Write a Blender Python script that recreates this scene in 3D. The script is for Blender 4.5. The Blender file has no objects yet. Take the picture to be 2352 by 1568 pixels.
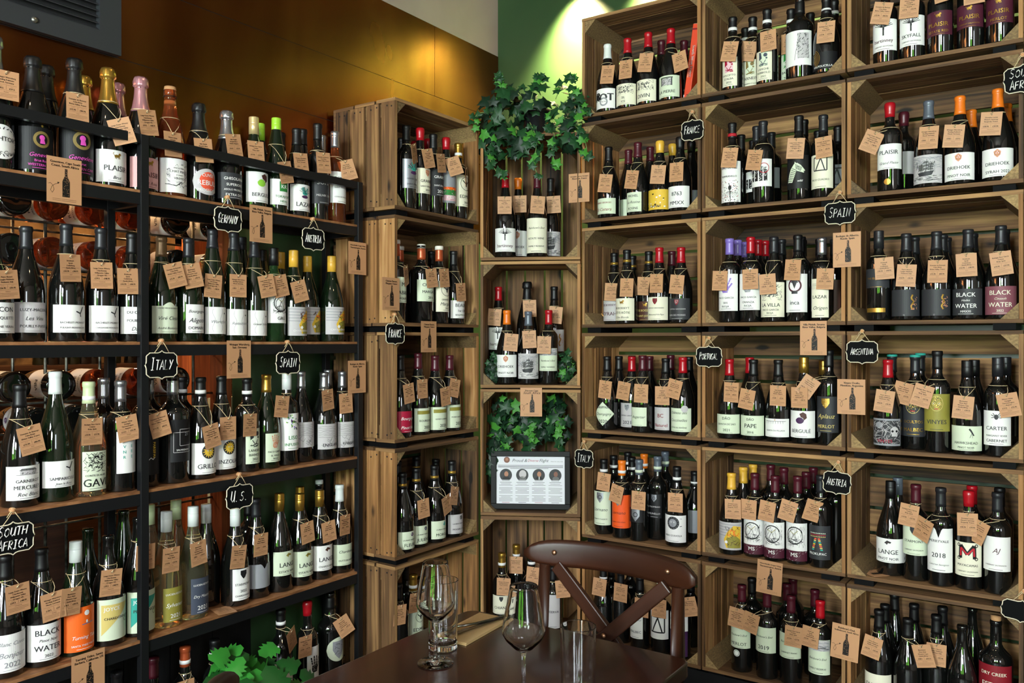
import bpy, math, random
from mathutils import Matrix, Vector
SC = bpy.context.scene
COL = SC.collection
R = math.radians
PI = math.pi
# ------------------------------------------------------------------ camera, world, light, exposure
EYE = 1.40
YAW = R(34.5)
FPX = 1910.0
cam = bpy.data.cameras.new('camera'); cam.lens = 36.0 * FPX / 2352.0; cam.sensor_width = 36.0
cam.clip_start = 0.05
co = bpy.data.objects.new('camera', cam); COL.objects.link(co)
co.location = (0, 0, EYE); co.rotation_euler = (R(90), 0, YAW)
SC.camera = co
SC.view_settings.view_transform = 'Standard'; SC.view_settings.look = 'None'
SC.view_settings.gamma = 1.0; SC.view_settings.exposure = 0.25
SC.view_settings.use_curve_mapping = False
w = bpy.data.worlds.new('World'); SC.world = w; w.use_nodes = True
bg = w.node_tree.nodes['Background']; bg.inputs['Color'].default_value = (0.80, 0.90, 1.0, 1); bg.inputs['Strength'].default_value = 1.4

def area_light(name, loc, target, sx, sy, power, color, spread=180):
    l = bpy.data.lights.new(name, 'AREA'); l.shape = 'RECTANGLE'; l.size = sx; l.size_y = sy
    l.energy = power; l.color = color; l.spread = R(spread)
    o = bpy.data.objects.new(name, l); COL.objects.link(o); o.location = loc
    o.rotation_euler = (Vector(target) - Vector(loc)).to_track_quat('-Z', 'Y').to_euler()
    return o
def spot_light(name, loc, target, power, color, cone, blend=0.6, rad=0.03):
    l = bpy.data.lights.new(name, 'SPOT'); l.energy = power; l.color = color; l.spot_size = R(cone); l.spot_blend = blend; l.shadow_soft_size = rad
    o = bpy.data.objects.new(name, l); COL.objects.link(o); o.location = loc
    o.rotation_euler = (Vector(target) - Vector(loc)).to_track_quat('-Z', 'Y').to_euler()
    return o
DAY = (0.88, 0.95, 1.0)
# daylight through the street windows behind the camera (front wall) and the side window
area_light('window_daylight', (-0.50, -2.44, 2.02), (-0.9, 2.6, 1.75), 0.50, 1.45, 185, DAY)
area_light('window_daylight', (0.95, -2.75, 2.30), (-0.5, 2.6, 1.35), 0.90, 0.8, 130, DAY)
area_light('side_window_daylight', (2.33, -0.9, 1.7), (-2.0, 1.9, 1.3), 0.5, 1.5, 22, DAY)
WARM = (1.0, 0.66, 0.30)
DOWN = [(-1.90, 3.205, 700, 15, 88), (-1.56, 3.205, 260, 20, 70), (-0.92, 3.205, 260, 26, 60), (-0.20, 3.205, 260, 26, 60), (0.60, 3.205, 240, 26, 60)]
for (x, y, p, tl, cn) in DOWN:
    spot_light('downlight_lamp', (x, y, 3.04), (x, y + math.sin(R(tl)), 3.04 - math.cos(R(tl))), p, (1.0, 0.76, 0.40), cn, 1.0, 0.035)
for (x, y, p) in ((-1.45, 1.55, 26), (-1.35, 0.2, 36), (-0.2, 1.3, 30), (0.9, 0.3, 50)):
    spot_light('ceiling_spot_lamp', (x, y, 3.06), (x - 0.1, y + 0.1, 0), p, (1.0, 0.72, 0.42), 130, 0.9, 0.05)

# ------------------------------------------------------------------ pixel rays (photo frame 2352 x 1568) to points on real planes
def ray(px):
    u = (px - 1176.0) / FPX
    return Vector((math.cos(YAW) * u - math.sin(YAW), math.sin(YAW) * u + math.cos(YAW), 0))
def on_plane(px, n, c):
    d = ray(px); z = c / (n[0] * d.x + n[1] * d.y)
    return Vector((d.x * z, d.y * z, 0)), z
def height(py, z): return EYE + (784.0 - py) / FPX * z
def depth_of(p): return -math.sin(YAW) * p.x + math.cos(YAW) * p.y
def ground(px, py, H):
    z = FPX * (EYE - H) / (py - 784.0); d = ray(px); return Vector((d.x * z, d.y * z, H))

# ------------------------------------------------------------------ tags
def tag(o, label=None, cat=None, group=None, kind=None):
    if label:
        n = len(label.replace(',', ' ').split())
        if n > 16: print('LONG LABEL', n, label)
        o['label'] = label
    if cat: o['category'] = cat
    if group: o['group'] = group
    if kind: o['kind'] = kind
    return o
def empty(name, loc=(0, 0, 0), rz=0.0):
    o = bpy.data.objects.new(name, None); COL.objects.link(o); o.location = loc; o.rotation_euler = (0, 0, rz)
    o.empty_display_size = 0.05
    return o

# ------------------------------------------------------------------ materials
def lin(h):
    if isinstance(h, (tuple, list)): return tuple(h)
    h = h.lstrip('#'); v = [int(h[i:i + 2], 16) / 255 for i in (0, 2, 4)]
    return tuple((c / 12.92 if c <= 0.04045 else ((c + 0.055) / 1.055) ** 2.4) for c in v)
_M = {}
def mat(name, col=(0.5, 0.5, 0.5), rough=0.6, metal=0.0, trans=0.0, ior=1.5, coat=0.0, emit=0.0, spec=0.5, bump=0.0, bscale=60):
    if name in _M: return _M[name]
    m = bpy.data.materials.new(name); m.use_nodes = True; nt = m.node_tree; b = nt.nodes['Principled BSDF']
    c = lin(col); b.inputs['Base Color'].default_value = (*c, 1)
    b.inputs['Roughness'].default_value = rough; b.inputs['Metallic'].default_value = metal
    b.inputs['Transmission Weight'].default_value = trans; b.inputs['IOR'].default_value = ior
    b.inputs['Coat Weight'].default_value = coat; b.inputs['Specular IOR Level'].default_value = spec
    if emit: b.inputs['Emission Color'].default_value = (*c, 1); b.inputs['Emission Strength'].default_value = emit
    if bump:
        n = nt.nodes.new('ShaderNodeTexNoise'); n.inputs['Scale'].default_value = bscale; n.inputs['Detail'].default_value = 4
        bp = nt.nodes.new('ShaderNodeBump'); bp.inputs['Strength'].default_value = bump; bp.inputs['Distance'].default_value = 0.004
        tc = nt.nodes.new('ShaderNodeTexCoord'); nt.links.new(tc.outputs['Object'], n.inputs['Vector'])
        nt.links.new(n.outputs['Fac'], bp.inputs['Height']); nt.links.new(bp.outputs['Normal'], b.inputs['Normal'])
    m.diffuse_color = (*c, 1)
    _M[name] = m; return m
def wood(name, dark, mid, light, rough=0.75, sx=3.0, sy=70.0, knots=True, coat=0.0, bump=0.5, vary=0.5, spec=0.4):
    if name in _M: return _M[name]
    m = bpy.data.materials.new(name); m.use_nodes = True; nt = m.node_tree; N = nt.nodes; L = nt.links; b = N['Principled BSDF']
    uv = N.new('ShaderNodeTexCoord')
    def noise(mx, my, detail, dist=0.0):
        mp = N.new('ShaderNodeMapping'); mp.inputs['Scale'].default_value = (mx, my, 1); L.new(uv.outputs['UV'], mp.inputs['Vector'])
        t = N.new('ShaderNodeTexNoise'); t.inputs['Scale'].default_value = 1; t.inputs['Detail'].default_value = detail; t.inputs['Distortion'].default_value = dist
        L.new(mp.outputs['Vector'], t.inputs['Vector']); return t
    n1 = noise(sx, sy, 8, 0.3); n2 = noise(1.3, 9, 3, 0.8); n3 = noise(0.35, 0.9, 1)
    def math_(op, a, bb):
        q = N.new('ShaderNodeMath'); q.operation = op
        for i, x in enumerate((a, bb)):
            if isinstance(x, (int, float)): q.inputs[i].default_value = x
            else: L.new(x, q.inputs[i])
        return q.outputs[0]
    f = math_('ADD', math_('MULTIPLY', n1.outputs['Fac'], 0.55), math_('MULTIPLY', n2.outputs['Fac'], 0.45))
    f = math_('ADD', f, math_('MULTIPLY', math_('SUBTRACT', n3.outputs['Fac'], 0.5), vary))
    if knots:
        mp = N.new('ShaderNodeMapping'); mp.inputs['Scale'].default_value = (5.0, 11.0, 1); L.new(uv.outputs['UV'], mp.inputs['Vector'])
        v = N.new('ShaderNodeTexVoronoi'); v.inputs['Scale'].default_value = 1; L.new(mp.outputs['Vector'], v.inputs['Vector'])
        mr = N.new('ShaderNodeMapRange'); mr.inputs['From Min'].default_value = 0.0; mr.inputs['From Max'].default_value = 0.16
        mr.inputs['To Min'].default_value = -0.35; mr.inputs['To Max'].default_value = 0.0
        L.new(v.outputs['Distance'], mr.inputs['Value']); f = math_('ADD', f, mr.outputs[0])
    cr = N.new('ShaderNodeValToRGB'); e = cr.color_ramp.elements
    e[0].position = 0.24; e[0].color = (*lin(dark), 1); e[1].position = 0.80; e[1].color = (*lin(light), 1)
    k = e.new(0.5); k.color = (*lin(mid), 1)
    L.new(f, cr.inputs['Fac']); L.new(cr.outputs['Color'], b.inputs['Base Color'])
    b.inputs['Roughness'].default_value = rough; b.inputs['Coat Weight'].default_value = coat; b.inputs['Coat Roughness'].default_value = 0.12
    bp = N.new('ShaderNodeBump'); bp.inputs['Strength'].default_value = bump; bp.inputs['Distance'].default_value = 0.002
    L.new(n1.outputs['Fac'], bp.inputs['Height']); L.new(bp.outputs['Normal'], b.inputs['Normal'])
    b.inputs['Specular IOR Level'].default_value = spec
    _M[name] = m; return m
def noisy(name, c1, c2, scale=(1, 1, 1), rough=(0.3, 0.5), metal=0.0, bump=0.1, detail=4, coords='Object', p0=0.3, p1=0.7):
    if name in _M: return _M[name]
    m = bpy.data.materials.new(name); m.use_nodes = True; nt = m.node_tree; N = nt.nodes; L = nt.links; b = N['Principled BSDF']
    tc = N.new('ShaderNodeTexCoord'); mp = N.new('ShaderNodeMapping'); mp.inputs['Scale'].default_value = scale; L.new(tc.outputs[coords], mp.inputs['Vector'])
    t = N.new('ShaderNodeTexNoise'); t.inputs['Scale'].default_value = 1; t.inputs['Detail'].default_value = detail; t.inputs['Distortion'].default_value = 0.6
    L.new(mp.outputs['Vector'], t.inputs['Vector'])
    cr = N.new('ShaderNodeValToRGB'); e = cr.color_ramp.elements; e[0].position = p0; e[1].position = p1
    e[0].color = (*lin(c1), 1); e[1].color = (*lin(c2), 1); L.new(t.outputs['Fac'], cr.inputs['Fac']); L.new(cr.outputs['Color'], b.inputs['Base Color'])
    mr = N.new('ShaderNodeMapRange'); mr.inputs['To Min'].default_value = rough[0]; mr.inputs['To Max'].default_value = rough[1]
    L.new(t.outputs['Fac'], mr.inputs['Value']); L.new(mr.outputs[0], b.inputs['Roughness']); b.inputs['Metallic'].default_value = metal
    if bump:
        bp = N.new('ShaderNodeBump'); bp.inputs['Strength'].default_value = bump; bp.inputs['Distance'].default_value = 0.01
        L.new(t.outputs['Fac'], bp.inputs['Height']); L.new(bp.outputs['Normal'], b.inputs['Normal'])
    _M[name] = m; return m

CRATE = wood('crate_wood', '#1a110a', '#6c4d2f', '#bb905c', sy=75, bump=.9, vary=.9)
CRATE2 = wood('crate_wood_pale', '#38240f', '#96693c', '#d8ab74', sy=75, bump=.9, vary=.8)
CORNERW = wood('crate_corner_wood', '#33261a', '#77603f', '#b0925f', sx=110, sy=160, knots=False)
CHAIRW = wood('chair_wood', '#1a0c06', '#301609', '#4a2512', rough=0.40, sy=40, knots=False, coat=0.0, bump=0.0, vary=0.2, spec=0.36)
TABLEW = wood('table_wood', '#0c0402', '#240d06', '#41190b', rough=0.24, sy=30, knots=False, coat=0.45, bump=0.05, vary=0.3)
SHELFW = wood('shelf_board_wood', '#3a2314', '#8a5c38', '#c89468', rough=0.55, sx=25, sy=60, knots=False)
FLOORW = wood('floor_wood', '#1c110b', '#3a2518', '#543824', rough=0.5)
PINE = wood('timber_post_wood', '#4a1f0c', '#8a431d', '#b8682f', knots=False)
BLACKW = wood('black_stained_wood', '#060606', '#0f0f10', '#1d1d1e', rough=0.5, sy=40, knots=False)
STEEL = mat('black_steel', '#131416', 0.42, 0.0, spec=0.35)
ROD = noisy('wire_rod_steel', '#2a2c28', '#8b8c80', (30, 30, 40), (0.3, 0.55), 0.7, 0.1)
KRAFT = mat('kraft_card', '#b98a63', 0.85, spec=0.2)
INK = mat('black_ink', '#19140f', 0.8, spec=0.1)
INKB = mat('brown_ink', '#5b3f2a', 0.85, spec=0.1)
TWINE = mat('twine', '#cdb78f', 0.9, spec=0.1)
CHALKB = mat('chalkboard', '#08090a', 0.8, spec=0.12)
CHALK = mat('chalk_white', '#e9e6e0', 0.9)
CREAM = mat('cream_sign_edge', '#d9cfb4', 0.7)
PEG = mat('peg_wood', '#c08a5c', 0.7)

# ------------------------------------------------------------------ mesh builder
class MB:
    def __init__(s, seed=0):
        s.v = []; s.f = []; s.m = []; s.uv = []; s.sm = []; s.r = random.Random(seed)
    def face(s, idx, mi=0, uv=None, smooth=False):
        s.f.append(tuple(idx)); s.m.append(mi); s.sm.append(smooth)
        s.uv.extend(uv if uv else [(0, 0)] * len(idx))
    def box(s, x0, x1, y0, y1, z0, z1, mi=0, M=None, jit=0.0):
        d = (x1 - x0, y1 - y0, z1 - z0); ax = max(range(3), key=lambda i: d[i])
        oth = [i for i in range(3) if i != ax]
        ou, ov = s.r.uniform(0, 40), s.r.uniform(0, 40)
        b = len(s.v)
        P = []
        for i in range(8):
            p = [(x0, x1)[i & 1], (y0, y1)[(i >> 1) & 1], (z0, z1)[(i >> 2) & 1]]
            P.append(tuple(p))
            q = Vector([c + s.r.uniform(-jit, jit) for c in p])
            s.v.append(tuple(M @ q) if M else tuple(q))
        for fc, n in (((0, 2, 3, 1), 2), ((4, 5, 7, 6), 2), ((0, 1, 5, 4), 1), ((2, 6, 7, 3), 1), ((0, 4, 6, 2), 0), ((1, 3, 7, 5), 0)):
            uv = []
            for i in fc:
                p = P[i]
                if n == ax: a, c = p[oth[0]], p[oth[1]]
                else: a = p[ax]; c = p[[k for k in oth if k != n][0]] + (0.31 if n == oth[0] else 0)
                uv.append((a + ou, c + ov))
            s.face([b + i for i in fc], mi, uv)
        return s
    def tube(s, pts, rad, n=6, mi=0, caps=True, closed=False):
        pts = [Vector(p) for p in pts]; m = len(pts); rings = []
        up0 = Vector((0, 0, 1))
        ln = 0.0; ou = s.r.uniform(0, 30)
        for i, p in enumerate(pts):
            if closed: t = pts[(i + 1) % m] - pts[i - 1]
            else: t = pts[min(i + 1, m - 1)] - pts[max(i - 1, 0)]
            t.normalize()
            a = t.cross(up0)
            if a.length < 1e-3: a = t.cross(Vector((1, 0, 0)))
            a.normalize(); c = a.cross(t)
            r = rad[i] if isinstance(rad, (list, tuple)) else rad
            b = len(s.v)
            if i: ln += (pts[i] - pts[i - 1]).length
            for k in range(n):
                th = 2 * PI * k / n
                s.v.append(tuple(p + a * (r * math.cos(th)) + c * (r * math.sin(th))))
            rings.append((b, ln))
        rng = range(m if closed else m - 1)
        for i in rng:
            (b0, l0), (b1, l1) = rings[i], rings[(i + 1) % m]
            for k in range(n):
                k2 = (k + 1) % n
                s.face((b0 + k, b1 + k, b1 + k2, b0 + k2), mi, [(l0 + ou, k * .01), (l1 + ou, k * .01), (l1 + ou, k * .01 + .01), (l0 + ou, k * .01 + .01)], True)
        if caps and not closed:
            s.face([rings[0][0] + k for k in range(n)], mi); s.face([rings[-1][0] + k for k in reversed(range(n))], mi)
        return s
    def lathe(s, prof, n=28, mi=0, cx=0, cy=0, wr=None, M=None):
        rings = []
        for j, (r, z) in enumerate(prof):
            b = len(s.v)
            for k in range(n):
                th = 2 * PI * k / n; rr = r * (wr(th, j) if wr else 1.0)
                p = Vector((cx + rr * math.cos(th), cy + rr * math.sin(th), z))
                s.v.append(tuple(M @ p) if M else tuple(p))
            rings.append(b)
        for j in range(len(rings) - 1):
            for k in range(n):
                k2 = (k + 1) % n
                s.face((rings[j] + k, rings[j] + k2, rings[j + 1] + k2, rings[j + 1] + k), mi, None, True)
        if prof[0][0] > 1e-6: s.face([rings[0] + k for k in reversed(range(n))], mi)
        if prof[-1][0] > 1e-6: s.face([rings[-1] + k for k in range(n)], mi)
        return s
    def poly(s, pts, mi=0, smooth=False):
        b = len(s.v); s.v.extend(tuple(p) for p in pts); s.face(range(b, b + len(pts)), mi, [(p[0] + p[1], p[2]) for p in pts], smooth); return s
    def prism(s, pts2, y0, y1, mi=0, M=None):
        # pts2: (x, z) outline extruded along y
        n = len(pts2); b = len(s.v)
        ou, ov = s.r.uniform(0, 40), s.r.uniform(0, 40)
        for y in (y0, y1):
            for (x, z) in pts2:
                p = Vector((x, y, z)); s.v.append(tuple(M @ p) if M else tuple(p))
        s.face([b + i for i in range(n)], mi, [(p[0] + ou, p[1] + ov) for p in pts2])
        s.face([b + n + i for i in reversed(range(n))], mi, [(p[0] + ou, p[1] + ov) for p in reversed(pts2)])
        for i in range(n):
            j = (i + 1) % n
            s.face((b + j, b + i, b + n + i, b + n + j), mi, [(y0 + ou, .1 * j + ov), (y0 + ou, .1 * i + ov), (y1 + ou, .1 * i + ov), (y1 + ou, .1 * j + ov)])
        return s
    def mesh(s, name, mats):
        me = bpy.data.meshes.new(name); me.from_pydata(s.v, [], s.f)
        for m in (mats if isinstance(mats, (list, tuple)) else [mats]): me.materials.append(m)
        if s.m: me.polygons.foreach_set('material_index', s.m); me.polygons.foreach_set('use_smooth', s.sm)
        u = me.uv_layers.new(name='UVMap'); u.data.foreach_set('uv', [c for p in s.uv for c in p])
        me.update(); return me
    def build(s, name, mats, parent=None, loc=None, rot=None):
        return link(name, s.mesh(name, mats), parent, loc, rot)
def link(name, me, parent=None, loc=None, rot=None):
    o = bpy.data.objects.new(name, me); COL.objects.link(o)
    if parent is not None: o.parent = parent
    if loc is not None: o.location = loc
    if rot is not None: o.rotation_euler = rot
    return o
def bevel(o, wd=0.002, seg=2):
    m = o.modifiers.new('bevel', 'BEVEL'); m.width = wd; m.segments = seg; m.limit_method = 'ANGLE'; return o

# ------------------------------------------------------------------ lettering
_F = {}
def glyphs(text, bold=0.0):
    key = (text, bold)
    if key in _F: return _F[key]
    c = bpy.data.curves.new('lettering', 'FONT'); c.body = text; c.resolution_u = 2; c.offset = bold
    o = bpy.data.objects.new('lettering', c); me = o.to_mesh()
    vs = [v.co.copy() for v in me.vertices]; tr = [tuple(p.vertices) for p in me.polygons]
    if vs:
        x0 = min(v.x for v in vs); x1 = max(v.x for v in vs); y0 = min(v.y for v in vs); y1 = max(v.y for v in vs)
    else: x0 = x1 = y0 = y1 = 0
    out = ([[(vs[i].x - (x0 + x1) / 2, vs[i].y) for i in t] for t in tr], x1 - x0, max(y1, 0.70))
    o.to_mesh_clear(); bpy.data.objects.remove(o); bpy.data.curves.remove(c)
    _F[key] = out; return out
class Art:
    """flat drawing in metres: list of (polygon, colour name, layer)"""
    def __init__(s, seed=1): s.p = []; s.r = random.Random(seed)
    def poly(s, pts, c, l=1):
        n = len(pts)
        if n <= 4: s.p.append((list(pts), c, l)); return
        cx = sum(p[0] for p in pts) / n; cy = sum(p[1] for p in pts) / n
        for i in range(n): s.p.append(([(cx, cy), pts[i], pts[(i + 1) % n]], c, l))
    def disc(s, x, y, r, c, l=1, n=20, ry=None):
        s.poly([(x + r * math.cos(2 * PI * i / n), y + (ry or r) * math.sin(2 * PI * i / n)) for i in range(n)], c, l)
    def ring(s, x, y, r, wd, c, l=1, n=24, a0=0, a1=360, ry=None):
        ry = ry or r; k = ry / r
        for i in range(n):
            t0 = R(a0 + (a1 - a0) * i / n); t1 = R(a0 + (a1 - a0) * (i + 1) / n)
            s.p.append(([(x + (r - wd) * math.cos(t0), y + k * (r - wd) * math.sin(t0)), (x + r * math.cos(t0), y + k * r * math.sin(t0)),
                         (x + r * math.cos(t1), y + k * r * math.sin(t1)), (x + (r - wd) * math.cos(t1), y + k * (r - wd) * math.sin(t1))], c, l))
    def line(s, a, b, wd, c, l=1):
        dx, dy = b[0] - a[0], b[1] - a[1]; n = math.hypot(dx, dy) or 1; nx, ny = -dy / n * wd / 2, dx / n * wd / 2
        s.p.append(([(a[0] + nx, a[1] + ny), (a[0] - nx, a[1] - ny), (b[0] - nx, b[1] - ny), (b[0] + nx, b[1] + ny)], c, l))
    def path(s, pts, wd, c, l=1):
        for a, b in zip(pts, pts[1:]): s.line(a, b, wd, c, l)
    def rect(s, x0, x1, y0, y1, c, l=1): s.p.append(([(x0, y0), (x1, y0), (x1, y1), (x0, y1)], c, l))
    def text(s, t, x, y, h, wmax, c, l=2, bold=0.012, rot=0.0, shear=0.0):
        tr, wd, hh = glyphs(t, 0.0)
        if not tr: return 0
        k = h / 0.70
        if wd * k > wmax: k = wmax / wd
        ca, sa = math.cos(rot), math.sin(rot)
        for ob in ((0,) if bold <= 0 else (-bold, bold)):
          for q in tr:
            pts = [((a + ob + shear * b) * k, b * k - 0.35 * k) for a, b in q]
            s.p.append(([(x + a * ca - b * sa, y + a * sa + b * ca) for a, b in pts], c, l))
        return k
    def strokes(s, x0, x1, y0, y1, n, c, wd=0.0009, ln=0.008, ang=(-60, 60), l=1):
        for _ in range(n):
            x = s.r.uniform(x0, x1); y = s.r.uniform(y0, y1); a = R(s.r.uniform(*ang)); q = ln * s.r.uniform(0.4, 1.2) / 2
            xa, ya, xb, yb = x - q * math.cos(a), y - q * math.sin(a), x + q * math.cos(a), y + q * math.sin(a)
            cl = lambda t, lo, hi: min(max(t, lo), hi)
            s.line((cl(xa, x0, x1), cl(ya, y0, y1)), (cl(xb, x0, x1), cl(yb, y0, y1)), wd * s.r.uniform(0.6, 1.5), c, l)
PAL = dict(white='#e4e3e0', cream='#dedac4', pale='#ccd6bd', grey='#8d8f94', lgrey='#b9b5b6', charcoal='#2f3033', black='#101012', silver='#a7aab0',
           gold='#b8913f', dgold='#7d6a38', orange='#e8641c', dorange='#e2531a', red='#b3202c', dred='#7e1420', maroon='#4b1a2b', pink='#dcb4bb', rose='#d7a0a0', coral='#d9553b',
           yellow='#d8b13a', lime='#8cc63e', green='#2f7f3a', teal='#2f9b8c', olive='#8c8437', slate='#3d4352', purple='#8a6fc0', plum='#45264f', mauve='#7d4852',
           brown='#4b2c22', tan='#c98c6c', sand='#c9b56a', crimson='#9c1234', blue='#5c6b90', mid='#60605f', kraft='#b98a63', ink='#19140f', brink='#5b3f2a', poster='#d5d6dc', skin='#7a5040', skin2='#a8765c')
def pmat(c):
    metal = c in ('silver', 'gold')
    return mat('print_' + c, PAL[c], 0.35 if metal else 0.55, 0.75 if metal else 0.0, spec=0.35)
def split(tri, lim, out, depth=0):
    if lim and depth < 7:
        us = [p[0] for p in tri]
        if max(us) - min(us) > lim:
            d = [abs(tri[i][0] - tri[(i + 1) % 3][0]) for i in range(3)]; i = d.index(max(d)); j = (i + 1) % 3; k = (i + 2) % 3
            m = ((tri[i][0] + tri[j][0]) / 2, (tri[i][1] + tri[j][1]) / 2)
            split((tri[i], m, tri[k]), lim, out, depth + 1); split((m, tri[j], tri[k]), lim, out, depth + 1); return
    out.append(tri)
def art_mesh(name, art, wrap=None, base_layer=0.0004, step=0.00028, umax=None):
    """wrap: radius of the bottle the label goes round (None = flat card facing -y)"""
    names = []; v = []; f = []; mi = []
    for pts, c, l in art.p:
        if c not in names: names.append(c)
        ci = names.index(c)
        tris = [tuple(pts)] if len(pts) == 3 else [(pts[0], pts[1], pts[2]), (pts[0], pts[2], pts[3])]
        out = []
        for t in tris: split(t, 0.007 if wrap else None, out)
        for t in out:
            b = len(v)
            a2 = (t[1][0] - t[0][0]) * (t[2][1] - t[0][1]) - (t[2][0] - t[0][0]) * (t[1][1] - t[0][1])
            if a2 < 0: t = (t[0], t[2], t[1])
            for (x, z) in t:
                if umax: x = max(-umax, min(umax, x))
                if wrap:
                    rr = wrap + base_layer + step * l; th = x / wrap
                    v.append((rr * math.sin(th), -rr * math.cos(th), z))
                else: v.append((x, -(base_layer + step * l), z))
            f.append((b, b + 1, b + 2)); mi.append(ci)
    me = bpy.data.meshes.new(name); me.from_pydata(v, [], f)
    for c in names: me.materials.append(pmat(c))
    me.polygons.foreach_set('material_index', mi); me.update(); return me
# ------------------------------------------------------------------ label drawings (x centre, y centre, half width, half height)
def d_crest(A, x, y, w, h, fg, ac):
    A.poly([(x - h * .7, y + h * .8), (x + h * .7, y + h * .8), (x + h * .7, y), (x + h * .35, y - h * .6), (x, y - h * .95), (x - h * .35, y - h * .6), (x - h * .7, y)], ac)
    A.strokes(x - h * .5, x + h * .5, y - h * .5, y + h * .7, 14, fg, 0.0008, h * .5, l=2)
def d_sun(A, x, y, w, h, fg, ac):
    A.disc(x, y, h * .98, 'charcoal', 1, 28)
    for i in range(14):
        t = 2 * PI * i / 14
        A.poly([(x + h * .55 * math.cos(t - .2), y + h * .55 * math.sin(t - .2)), (x + h * .9 * math.cos(t + .1), y + h * .9 * math.sin(t + .1)), (x + h * .55 * math.cos(t + .2), y + h * .55 * math.sin(t + .2))], 'yellow', 2)
    A.disc(x, y, h * .58, 'yellow', 2, 24)
    for q in (-1, 1): A.disc(x + q * h * .2, y + h * .12, h * .09, 'white', 3, 10); A.disc(x + q * h * .2, y + h * .12, h * .04, 'black', 4, 8); A.line((x + q * h * .08, y + h * .26), (x + q * h * .34, y + h * .3), h * .03, 'brown', 3)
    A.line((x, y + h * .08), (x - h * .04, y - h * .12), h * .03, 'brown', 3); A.ring(x, y - h * .28, h * .1, h * .03, 'brown', 3, 10)
def d_moon(A, x, y, w, h, fg, ac):
    A.disc(x, y, h * .98, 'charcoal', 1, 28); A.disc(x - h * .05, y, h * .62, 'grey', 2, 24)
    for q in (-1, 1): A.disc(x - h * .05 + q * h * .22, y + h * .14, h * .1, 'white', 3, 10); A.disc(x - h * .05 + q * h * .22, y + h * .14, h * .04, 'black', 4, 8)
    A.line((x - h * .05, y + h * .1), (x - h * .1, y - h * .14), h * .04, 'charcoal', 3); A.ring(x - h * .05, y - h * .3, h * .1, h * .03, 'charcoal', 3, 10)
    for i in range(14): t = 2 * PI * i / 14; A.disc(x + h * .84 * math.cos(t), y + h * .84 * math.sin(t), h * .03, 'white', 2, 6)
    A.line((x + h * 1.1, y + h * .7), (x + h * 1.4, y + h * .65), h * .05, 'black'); A.line((x + h * 1.05, y - h * .5), (x + h * 1.4, y - h * .45), h * .08, 'black')
def d_hand(A, x, y, w, h, fg, ac):
    A.poly([(x - h * .45, y - h * .1), (x - h * .5, y - h * .7), (x - h * .3, y - h * .98), (x + h * .25, y - h * .95), (x + h * .38, y - h * .5), (x + h * .3, y - h * .02)], ac)
    for i, (a, ln, b) in enumerate(((-.42, .85, -.16), (-.17, 1.0, -.03), (.06, .95, .12), (.28, .7, .3))):
        p = (x + a * h, y - h * .02); q = (x + (a + b) * h, y - .02 * h + ln * h)
        A.line(p, q, h * .17, ac)
        for k in (.35, .68): A.line((p[0] + (q[0] - p[0]) * k - h * .1, p[1] + (q[1] - p[1]) * k), (p[0] + (q[0] - p[0]) * k + h * .1, p[1] + (q[1] - p[1]) * k), h * .03, 'white', 2)
    A.line((x + h * .3, y - h * .5), (x + h * .72, y + h * .1), h * .17, ac)
    A.strokes(x - h * .42, x + h * .28, y - h * .85, y - h * .1, 10, 'white', .0005, h * .4, l=2)
def d_ship(A, x, y, w, h, fg, ac):
    A.rect(x - w, x + w, y - h, y + h, 'lgrey', 1)
    A.strokes(x - w, x + w, y, y + h, 45, 'grey', .0012, w * .8, (-35, 35), 2)
    A.poly([(x - w * .5, y - h * .3), (x + w * .45, y - h * .15), (x + w * .3, y - h * .55), (x - w * .4, y - h * .6)], 'charcoal', 3)
    for mx, mh in ((-.3, .45), (0, .8), (.25, .55)):
        A.line((x + mx * w, y - h * .3), (x + mx * w + w * .05, y + h * mh), .0012, 'black', 4)
        for k in (.15, .45, .75):
            yy = y - h * .2 + (mh + .1) * h * k; A.poly([(x + mx * w - w * .17, yy), (x + mx * w + w * .17, yy + h * .03), (x + mx * w + w * .12, yy + h * .17), (x + mx * w - w * .12, yy + h * .15)], 'mid', 3)
            A.line((x + mx * w - w * .18, yy), (x + mx * w + w * .18, yy + h * .03), .0008, 'black', 4)
    A.strokes(x - w * .6, x + w * .5, y - h * .4, y + h * .6, 26, 'charcoal', .0006, h * .7, (40, 100), 4)
    for _ in range(60): a = A.r.uniform(-w, w); b = A.r.uniform(-h, -h * .55); A.line((x + a, y + b), (x + min(a + w * .22, w), y + b + A.r.uniform(-.05, .08) * h), .0012, A.r.choice(['charcoal', 'mid', 'white']), 4)
def d_wings(A, x, y, w, h, fg, ac):
    A.line((x, y - h), (x, y + h * .25), h * .18, 'black', 1); A.line((x - h * .1, y - h * .1), (x + h * .12, y - h * .1), h * .3, 'black', 1); A.disc(x, y + h * .36, h * .1, 'black', 1, 10)
    for q in (-1, 1):
        for i in range(6):
            t = R(20 + i * 11); A.line((x + q * h * .12, y + h * .1 + i * .01 * h), (x + q * h * (1.25 - i * .1) * math.cos(t), y + h * .05 + h * 1.15 * math.sin(t)), h * .075, 'black' if i % 2 else 'charcoal', 1 + i % 2)
def d_lion(A, x, y, w, h, fg, ac):
    A.disc(x, y, h * .55, ac, 1, 14, h * .3); A.disc(x + h * .55, y + h * .35, h * .28, ac, 1, 12)
    for a, b in ((-.45, -.5), (-.2, -.55), (.25, -.55), (.5, -.5)): A.line((x + a * h, y), (x + (a + .1) * h, y + b * h), h * .14, ac)
    A.path([(x - h * .5, y + h * .1), (x - h * .8, y + h * .5), (x - h * .6, y + h * .7)], h * .09, ac)
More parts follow.
